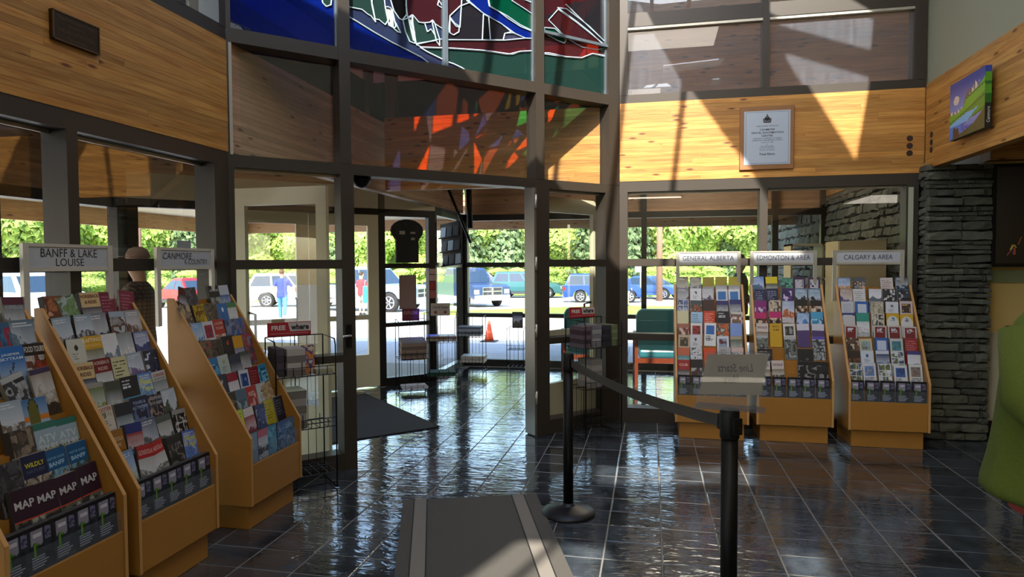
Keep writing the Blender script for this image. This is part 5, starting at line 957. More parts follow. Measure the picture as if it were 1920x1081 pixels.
for M, w, d, h, c1, c2, l, n, tp, rx in ((r1_.matrix_world @ T((0, 0.0, 0.44)), 0.3, 0.24, 0.20, '6c5a54', '8c7a6c', 'sloping pile of newspapers in the rack by the exit doors', 5, '5c4c44', 12),
  (r1_.matrix_world @ T((0.02, 0.0, 0.055)), 0.3, 0.24, 0.03, 'c0c0c8', 'b0b0b8', 'thin white leaflet pile at the bottom of the exit-door rack', 1, None, 0),
  (r2_.matrix_world @ T((0, 0, 0.57)), 0.38, 0.26, 0.06, '8c7060', 'a89c90', 'newspaper pile on the upper shelf of the Crag & Canyon rack', 2, '9ca4b0', 0),
  (r2_.matrix_world @ T((0.0, 0, 0.12)), 0.36, 0.26, 0.05, '1c3c34', '24443c', 'dark green booklets on the lower shelf of the Crag & Canyon rack', 1, None, 0),
  (r3_.matrix_world @ T((0, 0, 0.52)), 0.34, 0.26, 0.13, '5c6474', '8c98a8', 'blue grey newspaper pile in the window-corner rack', 4, '7c8ca0', 0),
  (r3_.matrix_world @ T((0.05, 0, 0.14)), 0.34, 0.26, 0.09, 'a09890', 'c0bcb8', 'pale newspaper pile low in the window-corner rack', 2, 'a8b4c4', 0)):
    magstack(M @ Matrix.Rotation(math.radians(rx), 4, 'X'), w, d, h, c1, c2, l, None, n, tp)
ys = obj('newspaper_bundle', block(0.28, 0.22, 0.035, mat('yellow_violet_bundle', 'b8a818', 0.7))); ys.matrix_world = r1_.matrix_world @ T((0.0, -0.11, 0.405)) @ Matrix.Rotation(math.radians(12), 4, 'X'); tag(ys, 'yellow and violet bundle under the sloping newspapers by the exit', 'newspapers')
b = MB(); b.box(-0.14, -0.0, -0.002, 0.1, 0.0, 0.034); b.build('violet_half', mat('violet_bundle', '4c3484', 0.7), ys)
# bread-loaf shaped board on the outer glass, papers, hanging leaflet rack
bl_ = empty('shaped_board', (-5.3, 5.95, 0), PI / 4); tag(bl_, 'black loaf-shaped board with three small stickers, hung on the porch glass', 'sign')
pts = []
cx_ = 3.11
for a in range(-20, 201, 20): pts.append((cx_ + 0.225 * math.cos(math.radians(a)), 1.98 + 0.145 * math.sin(math.radians(a))))
pts = [(cx_ + 0.155, 1.57)] + [(cx_ + 0.155, 1.86)] + pts + [(cx_ - 0.155, 1.86), (cx_ - 0.155, 1.57)]
b = MB(); b.prism(pts, -0.06, -0.03); b.build('board', mat('matt_black', '08070a', 0.7), bl_)
for x, z, w, h in ((-0.11, 1.93, 0.075, 0.045), (0.04, 1.94, 0.07, 0.025), (0.05, 1.86, 0.05, 0.03)): box('sticker', mat('sticker_grey', '9a958c', 0.6), bl_, cx_ + x, cx_ + x + w, -0.063, -0.06, z, z + h)
pp = empty('paper_notice', (-5.3, 5.95, 0), PI / 4); tag(pp, 'brownish paper notice taped to the porch glass below the loaf-shaped board', 'notice'); box('paper', mat('tan_notice', '8a7470', 0.8), pp, 3.03, 3.27, 0.035, 0.038, 0.97, 1.41)
pq2 = empty('paper_notice', (-2.8, 8.45, 0), 0); tag(pq2, 'pink notices taped in a column on the porch corner post', 'notice')
for k, (c, z, h) in enumerate((('b08c8c', 1.42, 0.07), ('b89490', 1.33, 0.08), ('8c2c2c', 1.22, 0.10), ('9c5450', 1.10, 0.11))): box('paper', mat('notice_' + c, c, 0.8), pq2, -0.06, 0.03, -0.075, -0.071, z, z + h)
wr_ = empty('leaflet_rack', (-2.50, 8.55, 1.50), 0, None, (0, math.radians(-6), math.radians(-28))); tag(wr_, 'dark hanging leaflet rack tilted against the porch side window', 'leaflet rack')
bd_ = MB(); bd_.box(-0.30, 0.06, 0.0, 0.02, 0.05, 0.62); bd_.build('back_board', BLACK, wr_)
for rr_ in range(3):
    for c in range(3):
        o = obj('leaflet', block(0.10, 0.012, 0.17, mat('leaflet_' + ('pale' if (rr_ * 5 + c) % 3 == 0 else 'dark'), '9fb4cc' if (rr_ * 5 + c) % 3 == 0 else '15171f', 0.5)), wr_, (-0.0 - 0.12 * c, -0.03, 0.05 + 0.19 * rr_), (math.radians(-12), 0, 0))
    box('pocket', BLACK, wr_, -0.30, 0.06, -0.05, 0.0, 0.04 + 0.19 * rr_, 0.055 + 0.19 * rr_)
hp = empty('hanging_pole', (-2.62, 9.1, 0)); tag(hp, 'black pole and chain hanging from the porch beam', 'pole'); MB().tube([(-0.12, -0.3, 2.62), (0.1, 0.1, 1.85)], 0.02, 8).build('pole', BLACK, hp); MB().tube([(0.1, 0.0, 2.8), (0.12, 0.0, 2.05)], 0.04, 8).build('chain_housing', BLACK, hp)
dc = empty('dome_camera', (-2.8 + DW * 0.98 - DW * 0.12, 4.05 + DW * 0.98 + DW * 0.12, 2.215)); tag(dc, 'small black dome under the door head at its left end', 'camera'); MB().lathe([(0.01, -0.075), (0.045, -0.06), (0.07, -0.03), (0.075, 0.0)], 20).build('dome', BLACK, dc)
# --- lounge chairs and cabinet ---
TEAL = mat('teal_vinyl', '2c6670', 0.35); TWD = mat('red_brown_wood', '6a2c14', 0.4)
def armchair(loc, rz, label):
    r = empty('armchair', loc, rz); tag(r, label, 'armchair', 'teal armchairs in the lounge')
    b = MB(); W_ = 0.28
    prof = [(-W_, 0.42), (W_, 0.42), (W_, 0.86), (W_ - 0.03, 0.92), (W_ - 0.08, 0.945), (-W_ + 0.08, 0.945), (-W_ + 0.03, 0.92), (-W_, 0.86)]
    b.prism(prof, 0.20, 0.30); o = b.build('backrest', TEAL, r); md = o.modifiers.new('b', 'BEVEL'); md.width = 0.02; md.segments = 3
    box('seat', TEAL, r, -0.27, 0.27, -0.28, 0.22, 0.36, 0.47, 0.03)
    for sx in (-1, 1):
        b = MB(); b.box(sx * 0.30 - 0.02, sx * 0.30 + 0.02, -0.30, 0.30, 0.62, 0.65); b.build('armrest', TWD, r)
        for y in (-0.28, 0.26):
            b = MB(); b.box(sx * 0.30 - 0.02, sx * 0.30 + 0.02, y - 0.02, y + 0.02, 0, 0.62); b.build('leg', TWD, r)
    box('front_rail', TWD, r, -0.28, 0.28, -0.29, -0.26, 0.30, 0.36); return r
armchair((0.10, 8.75, 0), math.radians(4), 'teal armchair in the lounge, showing left of the GENERAL ALBERTA stand')
armchair((-0.86, 8.95, 0), math.radians(10), 'teal armchair in the lounge, half hidden behind the right FREE rack')
cab = empty('tall_cabinet', (1.83, 7.2, 0)); tag(cab, 'tall beige cabinet in the lounge against the stone wall', 'cabinet'); BC = mat('beige_laminate', 'a8946c', 0.5)
box('carcass', BC, cab, 0, 0.44, 0.0, 0.5, 0, 1.76); box('door', BC, cab, 0.005, 0.435, -0.018, -0.001, 0.05, 1.755, 0.002)
bs = empty('open_shelf_unit', (1.50, 7.8, 0)); tag(bs, 'open shelf unit with pale edges, left of the tall beige cabinet', 'shelf')
for x in (0, 0.32, 0.64): box('side_panel', BC, bs, x, x + 0.02, 0, 0.4, 0, 1.75)
for z in (0.05, 0.5, 0.95, 1.35, 1.73): box('shelf', CREAM, bs, 0, 0.66, 0, 0.4, z, z + 0.02)
th_ = empty('wall_sensor', (2.415, 8.4, 2.62)); tag(th_, 'small pale sensor box on the wood above the stone wall', 'sensor'); box('housing', ALUL, th_, -0.03, 0, 0, 0.09, 0, 0.13, 0.004)
wb_ = empty('wall_box', (3.12, 6.50, 0.80)); tag(wb_, 'brown box mounted low on the pale wall of the nook', 'box'); box('body', mat('brown_box', '5a4a38', 0.7), wb_, 0, 0.4, -0.02, 0.09, 0, 0.13, 0.004); box('outlet', mat('outlet_cream', 'b0a890', 0.5), wb_, 0.06, 0.11, 0.06, 0.095, -0.12, -0.04)
# ================= people =================
def ell(c, rx, ry, n=14, tilt=0.0, rz=0.0, pw=1.0):
    out = []
    for k in range(n):
        a = 2 * PI * k / n; x, y = rx * math.cos(a), ry * math.sin(a); x, y = x * math.cos(rz) - y * math.sin(rz), x * math.sin(rz) + y * math.cos(rz)
        out.append((c[0] + x, c[1] + y, c[2] + y * tilt))
    return out
def limb(b, pts, rs, n=10): b.tube(pts, rs, n)
def hand(b, w, d, side, s=1.0):
    """palm, four fingers and a thumb from the wrist w in direction d"""
    w = Vector(w); d = Vector(d).normalized(); sd = Vector((0, -1, 0)) if abs(d.y) < 0.8 else Vector((1, 0, 0)); sd = (sd - d * sd.dot(d)).normalized(); nrm = d.cross(sd)
    b.tube([w, w + d * 0.05 * s, w + d * 0.09 * s], [0.024 * s, 0.034 * s, 0.030 * s], 8)
    for k, ln in enumerate((0.060, 0.072, 0.068, 0.052)):
        o = w + d * 0.085 * s + sd * (0.027 - 0.018 * k) * s; m = o + d * ln * 0.5 * s; e = m + (d * 0.85 - nrm * 0.35 * side) * ln * 0.5 * s; b.tube([o, m, e], [0.0095 * s, 0.009 * s, 0.0075 * s], 6)
    o = w + d * 0.03 * s + sd * 0.026 * s; b.tube([o, o + (d * 0.6 + sd * 0.8) * 0.032 * s, o + (d * 1.2 + sd * 0.9) * 0.045 * s], [0.012 * s, 0.011 * s, 0.008 * s], 6)
def person(loc, rz, H, label, shirt, trous, hair, skin='c49a7c', arms=((0.06, 0.0, 0.05), (0.06, 0.0, 0.05)), step=0.0, sleeve=0.5, shorts=False, cap=None, hold=None, vox=0.014, smat=None, extra=None, shoes='2a2622'):
    """facing local -y. arms: (out, forward at the elbow, forward at the wrist) per side (left, right)"""
    r = empty('person', loc, rz); tag(r, label, 'person'); s = H / 1.75; b = MB(); SK = mat('skin_' + skin, skin, 0.55)
    hd = [((0, 0.0, 1.49), .052, .058), ((0, -0.01, 1.535), .058, .07), ((0, -0.012, 1.575), .07, .09), ((0, -0.006, 1.63), .077, .098), ((0, 0, 1.68), .076, .096), ((0, 0.004, 1.72), .060, .078), ((0, 0.006, 1.745), .03, .04)]
    b.loft([ell(c, rx, ry) for c, rx, ry in hd]); b.tube([(0, 0.015, 1.36), (0, 0.01, 1.52)], [0.062, 0.055], 10)
    b.tube([(0, -0.100, 1.645), (0, -0.118, 1.615), (0, -0.100, 1.605)], [0.008, 0.016, 0.014], 6)
    for sx in (-1, 1):
        b.tube([(sx * 0.076, 0.005, 1.605), (sx * 0.084, 0.012, 1.64)], [0.012, 0.016], 6)
        o_, f1, f2 = arms[0 if sx < 0 else 1]; sh = Vector((sx * 0.175, 0.01, 1.40)); el = Vector((sx * (0.20 + o_), -f1, 1.13 + abs(f1) * 0.35)); wr2 = Vector((sx * (0.19 + o_ * 1.2), -f1 - f2, 0.89 + abs(f1) * 0.7 + abs(f2) * 0.75))
        b.tube([sh, (sh + el) / 2, el, (el + wr2) / 2, wr2], [0.05, 0.046, 0.038, 0.036, 0.025], 10); hand(b, wr2, wr2 - el, sx)
    b.loft([ell((0, 0, z), rx, ry) for z, rx, ry in ((0.86, .13, .10), (0.95, .155, .11), (1.08, .13, .095), (1.25, .155, .11), (1.37, .16, .10), (1.43, .09, .07))])
    legs = []
    for sx in (-1, 1):
        st = step * sx; hip = Vector((sx * 0.09, 0, 0.90)); kn = Vector((sx * 0.095, -st * 0.5 - (0.04 if step else 0), 0.50)); an = Vector((sx * 0.095, -st, 0.09 + (0.10 if st < 0 else 0))); legs.append((hip, kn, an))
        b.tube([hip, (hip + kn) / 2, kn, kn * 0.6 + an * 0.4, an], [0.085, 0.075, 0.055, 0.055, 0.036], 10)
    o = b.build('body', SK, r); md = o.modifiers.new('merge', 'REMESH'); md.mode = 'VOXEL'; md.voxel_size = vox; md.use_smooth_shade = True; sm = o.modifiers.new('s', 'SMOOTH'); sm.iterations = 3; sm.factor = 0.5
    S = smat or mat('shirt_' + shirt, shirt, 0.85, noise=0.12, scale=18); b = MB()
    b.loft([ell((0, 0, z), rx, ry) for z, rx, ry in ((0.80, .19, .13), (0.92, .185, .135), (1.05, .165, .125), (1.22, .18, .135), (1.34, .195, .13), (1.41, .15, .10), (1.455, .075, .075))])
    for sx in (-1, 1):
        o_, f1, f2 = arms[0 if sx < 0 else 1]; sh = Vector((sx * 0.165, 0.01, 1.39)); el = Vector((sx * (0.20 + o_), -f1, 1.13 + abs(f1) * 0.35)); wr2 = Vector((sx * (0.19 + o_ * 1.2), -f1 - f2, 0.89 + abs(f1) * 0.7 + abs(f2) * 0.75))
        P = [sh, (sh + el) / 2, el] + ([(el + wr2) / 2, wr2 * 0.92 + el * 0.08] if sleeve > 0.6 else [])
        b.tube(P, [0.072, 0.062, 0.056] + ([0.05, 0.042] if sleeve > 0.6 else []), 10)
    o = b.build('shirt' if not extra else extra, S, r); md = o.modifiers.new('merge', 'REMESH'); md.mode = 'VOXEL'; md.voxel_size = vox; md.use_smooth_shade = True; sm = o.modifiers.new('s', 'SMOOTH'); sm.iterations = 2
    b = MB(); b.loft([ell((0, 0, z), rx, ry) for z, rx, ry in ((0.80, .165, .125), (0.90, .172, .13), (1.0, .16, .12))])
    for hip, kn, an in legs:
        P = [hip, (hip + kn) / 2, kn] + ([] if shorts else [kn * 0.5 + an * 0.5, an]); b.tube(P, [0.098, 0.088, 0.072] + ([] if shorts else [0.066, 0.056]), 10)
    o = b.build('trousers', mat('trousers_' + trous, trous, 0.85, noise=0.1, scale=14), r); md = o.modifiers.new('merge', 'REMESH'); md.mode = 'VOXEL'; md.voxel_size = vox; md.use_smooth_shade = True; sm = o.modifiers.new('s', 'SMOOTH'); sm.iterations = 2
    for hip, kn, an in legs:
        b = MB(); b.loft([ell((an.x, an.y - 0.045 + dy, an.z - 0.09 + z), rx, ry) for z, rx, ry, dy in ((0, .045, .125, 0), (0.03, .045, .12, 0), (0.06, .038, .085, 0.02), (0.10, .04, .05, 0.045))]); b.build('shoe', mat('shoe_' + shoes, shoes, 0.5), r)
    b = MB()
    if cap: b.loft([ell((0, 0.0, z), rx, ry) for z, rx, ry in ((1.665, .084, .104), (1.70, .082, .10), (1.745, .06, .075), (1.765, .02, .03))]); b.loft([ell((0, -0.12, 1.675), .06, .05), ell((0, -0.12, 1.683), .06, .05)]); b.build('cap', mat('cap_' + cap, cap, 0.8), r)
    else: b.loft([ell((0, 0.012 + dy, z), rx, ry) for z, rx, ry, dy in ((1.60, .078, .075, 0.03), (1.65, .084, .092, 0.014), (1.70, .083, .098, 0.005), (1.745, .06, .075, 0), (1.765, .02, .03, 0))]); b.build('hair', mat('hair_' + hair, hair, 0.8), r)
    if r.children:
        for sx in (-1, 1): MB().lathe([(0.002, 0), (0.008, 0.004), (0.002, 0.010)], 8, (sx * 0.03, -0.098, 1.640)).build('eye', mat('eye_dark', '18120e', 0.3), r)
        MB().tube([(-0.022, -0.094, 1.578), (0, -0.100, 1.576), (0.022, -0.094, 1.578)], 0.005, 6).build('mouth', mat('lip', '8c4c44', 0.5), r)
    r.scale = (s, s, s); return r
def plaid():
    m, t, bb = nodes('plaid_flannel'); N = t.nodes; L = t.links; tc = N.new('ShaderNodeTexCoord'); w1_ = N.new('ShaderNodeTexWave'); w1_.inputs['Scale'].default_value = 9; w2_ = N.new('ShaderNodeTexWave'); w2_.bands_direction = 'Z'; w2_.inputs['Scale'].default_value = 9
    L.new(tc.outputs['Object'], w1_.inputs[0]); L.new(tc.outputs['Object'], w2_.inputs[0]); mx = N.new('ShaderNodeMix'); mx.data_type = 'RGBA'; mx.inputs[6].default_value = (*hexc('5c2c2a'), 1); mx.inputs[7].default_value = (*hexc('6c6a60'), 1); L.new(w1_.outputs[1], mx.inputs[0])
    m2_ = N.new('ShaderNodeMix'); m2_.data_type = 'RGBA'; L.new(w2_.outputs[1], m2_.inputs[0]); L.new(mx.outputs[2], m2_.inputs[6]); m2_.inputs[7].default_value = (*hexc('3c3a38'), 1); L.new(m2_.outputs[2], bb.inputs['Base Color']); bb.inputs['Roughness'].default_value = 0.9; return m
person((-4.40, 5.05, 0), math.radians(-70), 1.70, 'man in a plaid shirt and tan cap standing behind the left windows', 'plaid', '34383c', '5c4c3c', smat=plaid(), sleeve=1, cap='8c6a58', arms=((0.03, 0.12, 0.14), (0.03, 0.12, 0.14)))
person((1.40, 11.3, -0.1), math.radians(82), 1.78, 'man in a dark jacket with grey hair standing outside behind the signs', '16181c', '20242c', '4c4844', sleeve=1, extra='jacket', arms=((0.03, 0.05, 0.1), (0.03, 0.05, 0.1)))
person((-12.18, 20.4, -0.33), math.radians(200), 1.74, 'person in a violet blue shirt and jeans walking across the car park', '3c4a98', '4c84b8', '5c4434', step=0.17, vox=0.02, arms=((0.10, 0.10, 0.05), (0.04, -0.12, 0.0)), shoes='b8b4b0')
person((-10.9, 23.9, -0.4), math.radians(160), 1.68, 'person in red carrying a turquoise bag, seen past the exit door', 'a8343c', '7c7470', '3c2c24', vox=0.025, shorts=True)
bg_ = empty('turquoise_bag', (-10.60, 23.75, -0.02), 0.3); tag(bg_, 'turquoise bag held by the person in red outside', 'bag'); box('bag_body', mat('turquoise', '1cb8c4', 0.5), bg_, -0.16, 0.16, -0.08, 0.08, 0.1, 0.75, 0.03); MB().tube([(-0.1, 0, 0.75), (-0.08, 0, 0.95), (0.08, 0, 0.95), (0.1, 0, 0.75)], 0.012, 6).build('strap', MATS['turquoise'], bg_)
person((-1.2, 33.5, -0.62), math.radians(40), 1.74, 'distant person in a blue jacket and white shorts, left of the GENERAL ALBERTA sign', '34508c', 'c8c4bc', '3c2c24', vox=0.03, shorts=True, sleeve=1)
person((-2.6, 47.5, -0.78), math.radians(20), 1.76, 'distant person in a bright yellow jacket behind the blue sedan', 'c8b81c', '3c3c40', '3c2c24', vox=0.03, sleeve=1)
# the visitor at the right edge: loose green jumper over a pink shirt, black trousers
gr_ = empty('person', (1.365, 2.42, 0), math.radians(12)); tag(gr_, 'person in a loose green jumper and black trousers at the right edge', 'person')
b = MB(); SKN = mat('skin_tan', 'b88a6c', 0.55)
b.loft([ell(c, rx, ry) for c, rx, ry in [((0, 0.0, 1.45), .052, .058), ((0, -0.01, 1.50), .058, .07), ((0, -0.012, 1.54), .07, .09), ((0, -0.006, 1.595), .077, .098), ((0, 0, 1.645), .076, .096), ((0, 0.004, 1.69), .058, .075), ((0, 0.006, 1.715), .03, .04)]]); b.tube([(0, 0.015, 1.30), (0, 0.01, 1.48)], [0.062, 0.055], 10)
b.loft([ell((0, 0, z), rx, ry) for z, rx, ry in ((0.80, .15, .11), (0.92, .16, .12), (1.08, .13, .10), (1.25, .15, .11), (1.33, .15, .10), (1.38, .09, .07))]); b.tube([(0, -0.10, 1.61), (0, -0.118, 1.585), (0, -0.10, 1.57)], [0.008, 0.015, 0.013], 6)
for sx in (-1, 1):
    b.tube([(sx * 0.17, 0, 1.34), (sx * 0.22, -0.02, 1.08), (sx * 0.2, -0.26, 1.02)], [0.05, 0.04, 0.028], 10); hand(b, (sx * 0.2, -0.26, 1.02), (0, -1, 0.05), sx)
    b.tube([(sx * 0.09, 0, 0.88), (sx * 0.095, -0.01, 0.48), (sx * 0.095, 0, 0.09)], [0.08, 0.055, 0.038], 10)
o = b.build('body', SKN, gr_); md = o.modifiers.new('m', 'REMESH'); md.mode = 'VOXEL'; md.voxel_size = 0.01; md.use_smooth_shade = True; sm = o.modifiers.new('s', 'SMOOTH'); sm.iterations = 3
GRN = mat('green_knit', '4b560b', 0.92, noise=0.10, scale=90, bump=0.35); rings = []
def fold(z, rx, ry, amp, ph=0.0, n=40):
    out = []
    for k in range(n):
        a = 2 * PI * k / n; f = 1 + amp * math.sin(5 * a + ph) + amp * 0.6 * math.sin(9 * a + 2 * ph + z * 3); out.append((rx * f * math.cos(a), ry * f * math.sin(a), z))
    return out
prof = [(0.79, .300, .235, .030), (0.80, .306, .240, .032), (0.845, .302, .238, .032), (0.85, .298, .234, .034), (0.95, .278, .215, .032), (1.08, .272, .19, .026), (1.20, .268, .17, .018), (1.30, .258, .15, .010), (1.36, .238, .13, .006), (1.405, .19, .11, .003), (1.44, .085, .08, 0.0), (1.455, .07, .07, 0)]
b = MB(); b.loft([fold(z, rx, ry, am, 1.3) for z, rx, ry, am in prof]); o = b.build('green_jumper', GRN, gr_); sb = o.modifiers.new('sub', 'SUBSURF'); sb.levels = 1; sb.render_levels = 1
for sx in (-1, 1): MB().tube([(sx * 0.20, 0, 1.33), (sx * 0.235, -0.05, 1.12), (sx * 0.22, -0.2, 1.03)], [0.085, 0.08, 0.07], 14).build('sleeve', GRN, gr_)
b = MB(); b.loft([fold(z, rx, ry, 0.02, 0.4) for z, rx, ry in ((0.745, .215, .165), (0.75, .22, .17), (0.86, .22, .17))]); b.build('pink_shirt_hem', mat('coral_cloth', 'a8443c', 0.85), gr_)
b = MB(); b.loft([ell((0, 0, z), rx, ry) for z, rx, ry in ((0.76, .18, .135), (0.88, .18, .14), (0.98, .165, .12))])
for sx in (-1, 1): b.tube([(sx * 0.09, 0, 0.86), (sx * 0.10, -0.01, 0.48), (sx * 0.10, 0, 0.08)], [0.105, 0.085, 0.07], 12)
o = b.build('trousers', mat('black_trousers', '0a090b', 0.8), gr_); md = o.modifiers.new('m', 'REMESH'); md.mode = 'VOXEL'; md.voxel_size = 0.012; md.use_smooth_shade = True
for sx in (-1, 1): b = MB(); b.loft([ell((sx * 0.1, -0.045 + dy, z), rx, ry) for z, rx, ry, dy in ((0, .045, .13, 0), (0.03, .045, .125, 0), (0.06, .04, .09, 0.02), (0.1, .045, .05, 0.045))]); b.build('shoe', BLACK, gr_)
b = MB(); b.loft([ell((0, 0.015 + dy, z), rx, ry) for z, rx, ry, dy in ((1.44, .08, .06, 0.05), (1.55, .086, .085, 0.025), (1.65, .085, .10, 0.005), (1.70, .062, .08, 0), (1.73, .02, .03, 0))]); b.build('hair', mat('brown_hair', '3a281c', 0.8), gr_)
# ================= outdoors =================
def gz(Y): return -0.08 if Y < 10.5 else max(-0.80, -0.1 - 0.022 * (Y - 10.5))
ASP = mat('pale_worn_asphalt', 'c4bbb2', 0.9, noise=0.10, scale=2.5); WALK = mat('concrete_walk', 'a8a8ac', 0.9, noise=0.07, scale=3); GRS = mat('sunlit_grass', '86a83c', 0.95, noise=0.25, scale=3)
gd = MB(); ys_ = [9.95, 10.5, 12, 14, 18, 24, 30, 36, 42.3, 60, 140]
for y0, y1 in zip(ys_, ys_[1:]): gd.quad((-90, y0, gz(y0)), (60, y0, gz(y0)), (60, y1, gz(y1)), (-90, y1, gz(y1)))
g_ = gd.build('ground', ASP); g_['kind'] = 'structure'
gd = MB(); gd.quad((-90, -40, -0.16), (60, -40, -0.16), (60, 9.95, -0.16), (-90, 9.95, -0.16)); g_ = gd.build('ground', ASP); g_['kind'] = 'structure'
gd = MB(); sl = -0.022
for i in range(14):
    x0 = -16 + i * 1.5; gd.box(x0, x0 + 1.49, 9.96, 14.0, -0.19, -0.02)
g_ = empty('pavement'); g_['kind'] = 'structure'
me_ = {}
for i in range(12):
    for j in range(2):
        b = MB(); y0 = 9.97 + j * 1.6; b.loft([[(-0.795, -0.795, -0.12), (0.795, -0.795, -0.12), (0.795, 0.795, -0.12), (-0.795, 0.795, -0.12)], [(-0.795, -0.795, 0), (0.795, -0.795, 0), (0.795, 0.795, 0), (-0.795, 0.795, 0)]], smooth=False)
        if 'p' not in me_: me_['p'] = b.mesh('slab', WALK)
        obj('slab', me_['p'], g_, (-14 + i * 1.6, y0 + 0.8, -0.045 - 0.03 * j))
def patch(name, pts, up_, m, kind='structure'):
    b = MB(); n = len(pts); top = [(x, y, gz(y) + up_) for x, y in pts]; bot = [(x, y, gz(y) - 0.05) for x, y in pts]
    b.quad(*top)
    for k in range(n): b.quad(bot[k], bot[(k + 1) % n], top[(k + 1) % n], top[k])
    o = b.build(name, m); o['kind'] = kind; return o
patch('ground_lawn', [(-8.8, 24.7), (-3, 23.8), (14, 22.5), (14, 34), (-2.4, 33), (-6.5, 28.5), (-8.8, 26.8)], 0.06, GRS)
patch('ground_lawn', [(-90, 50), (60, 46), (60, 130), (-90, 130)], 0.05, GRS)
patch('ground_lawn', [(-50, 26), (-27, 30), (-20, 41), (-20, 50), (-50, 46)], 0.05, GRS)
def car(kind, loc, rz, colr, label, lower=None, L=4.7, W_=1.85, H=1.68):
    r = empty('car' if kind != 'pickup' else 'pickup_truck', loc, rz); tag(r, label, 'car' if kind != 'pickup' else 'truck')
    P = mat('paint_' + colr, colr, 0.25, 0.2); GL = mat('tinted_car_glass', '26384c', 0.08); TY = mat('tyre', '1c1c1e', 0.8); RM = mat('alloy_rim', 'a8aab0', 0.3, 0.8); CH = mat('chrome', 'c0c2c8', 0.15, 0.9); BKP = mat('bumper_dark', '2a2c30', 0.6)
    wr_ = 0.36 if kind != 'pickup' else 0.42; bz = 0.30 if kind != 'pickup' else 0.42; xf, xr = L / 2, -L / 2; wx = (L * 0.31, -L * 0.29); belt = H * 0.60; hood = H * 0.58
    def arch(x, up_): return [(x + (wr_ + 0.06) * math.cos(a), 0.0 + wr_ + (wr_ + 0.06) * math.sin(a)) for a in [PI * k / 8 for k in range(9)]]
    prof = [(xr + 0.03, bz), (xr, belt * 0.6), (xr + 0.05, belt)]
    if kind == 'pickup': prof += [(xf - 1.65, belt), (xf - 1.5, hood + 0.06), (xf - 0.3, hood), (xf - 0.02, hood - 0.10), (xf, bz + 0.1), (xf - 0.05, bz)]
    else: prof += [(xf - 1.25, belt + 0.03), (xf - 0.35, hood - 0.06), (xf - 0.06, hood - 0.22), (xf, bz + 0.12), (xf - 0.06, bz)]
    for x in wx: prof += [p for p in arch(x, 0) if p[1] > bz]
    b = MB()
    def yw(z): return W_ / 2 - (0.05 if z < bz + 0.1 else 0.0) - max(0, z - belt * 0.7) * 0.08
    n = len(prof); i0 = len(b.v)
    for sgn in (-1, 1): b.v += [(x, sgn * yw(z), z) for x, z in prof]
    me = bpy.data.meshes.new('body_shell'); fs = []
    P2 = [[Vector((x, z, 0)) for x, z in prof]]; tri = tessellate_polygon(P2)
    fs += [tuple(t) for t in tri] + [tuple(n + q for q in t) for t in tri] + [(k, (k + 1) % n, n + (k + 1) % n, n + k) for k in range(n)]
    me.from_pydata(b.v, [], fs); me.materials.append(P); bm = bmesh.new(); bm.from_mesh(me); bmesh.ops.recalc_face_normals(bm, faces=bm.faces); bm.to_mesh(me); bm.free(); obj('body_shell', me, r)
    if kind == 'pickup': c0, c1, t0, t1 = (xf - 3.5, xf - 1.55, xf - 3.3, xf - 2.15)
    elif kind == 'sedan': c0, c1, t0, t1 = (xr + 0.5, xf - 1.2, xr + 1.3, xf - 2.1)
    else: c0, c1, t0, t1 = (xr + 0.06, xf - 1.2, xr + 0.38, xf - 2.0)
    b = MB(); wb_ = W_ / 2 - 0.06; wt = W_ / 2 - 0.22
    b.loft([[(c0, -wb_, belt - 0.01), (c1, -wb_, belt - 0.01), (c1, wb_, belt - 0.01), (c0, wb_, belt - 0.01)], [(t0, -wt, H - 0.05), (t1, -wt, H - 0.05), (t1, wt, H - 0.05), (t0, wt, H - 0.05)], [(t0 + .1, -wt + .1, H), (t1 - .1, -wt + .1, H), (t1 - .1, wt - .1, H), (t0 + .1, wt - .1, H)]], smooth=False); b.build('roof', P, r)
    def gp(x, k, z): f = (z - belt) / (H - 0.05 - belt); return (x, k * (wb_ + (wt - wb_) * f + 0.008), z)
    zl, zh = belt + 0.05, H - 0.12; fl = (zl - belt) / (H - .05 - belt); fh = (zh - belt) / (H - .05 - belt); xa, xb = c0 + (t0 - c0) * fl + 0.08, c1 + (t1 - c1) * fl - 0.08; ya, yb = c0 + (t0 - c0) * fh + 0.08, c1 + (t1 - c1) * fh - 0.08
    for k in (-1, 1):
        nw = 2 if kind in ('pickup', 'sedan') else 3
        for q in range(nw):
            l0, l1 = q / nw + 0.015, (q + 1) / nw - 0.015; b = MB(); b.quad(gp(xa + (xb - xa) * l0, k, zl), gp(xa + (xb - xa) * l1, k, zl), gp(ya + (yb - ya) * l1, k, zh), gp(ya + (yb - ya) * l0, k, zh)); b.build('side_window', GL, r)
    b = MB(); b.quad((c1 + (t1 - c1) * fl + .012, -wb_ + .12, zl), (c1 + (t1 - c1) * fl + .012, wb_ - .12, zl), (c1 + (t1 - c1) * fh + .012, wt - .06, zh), (c1 + (t1 - c1) * fh + .012, -wt + .06, zh)); b.build('windscreen', GL, r)
    b = MB(); b.quad((c0 + (t0 - c0) * fl - .012, -wb_ + .12, zl), (c0 + (t0 - c0) * fl - .012, wb_ - .12, zl), (c0 + (t0 - c0) * fh - .012, wt - .06, zh), (c0 + (t0 - c0) * fh - .012, -wt + .06, zh)); b.build('rear_window', GL, r)
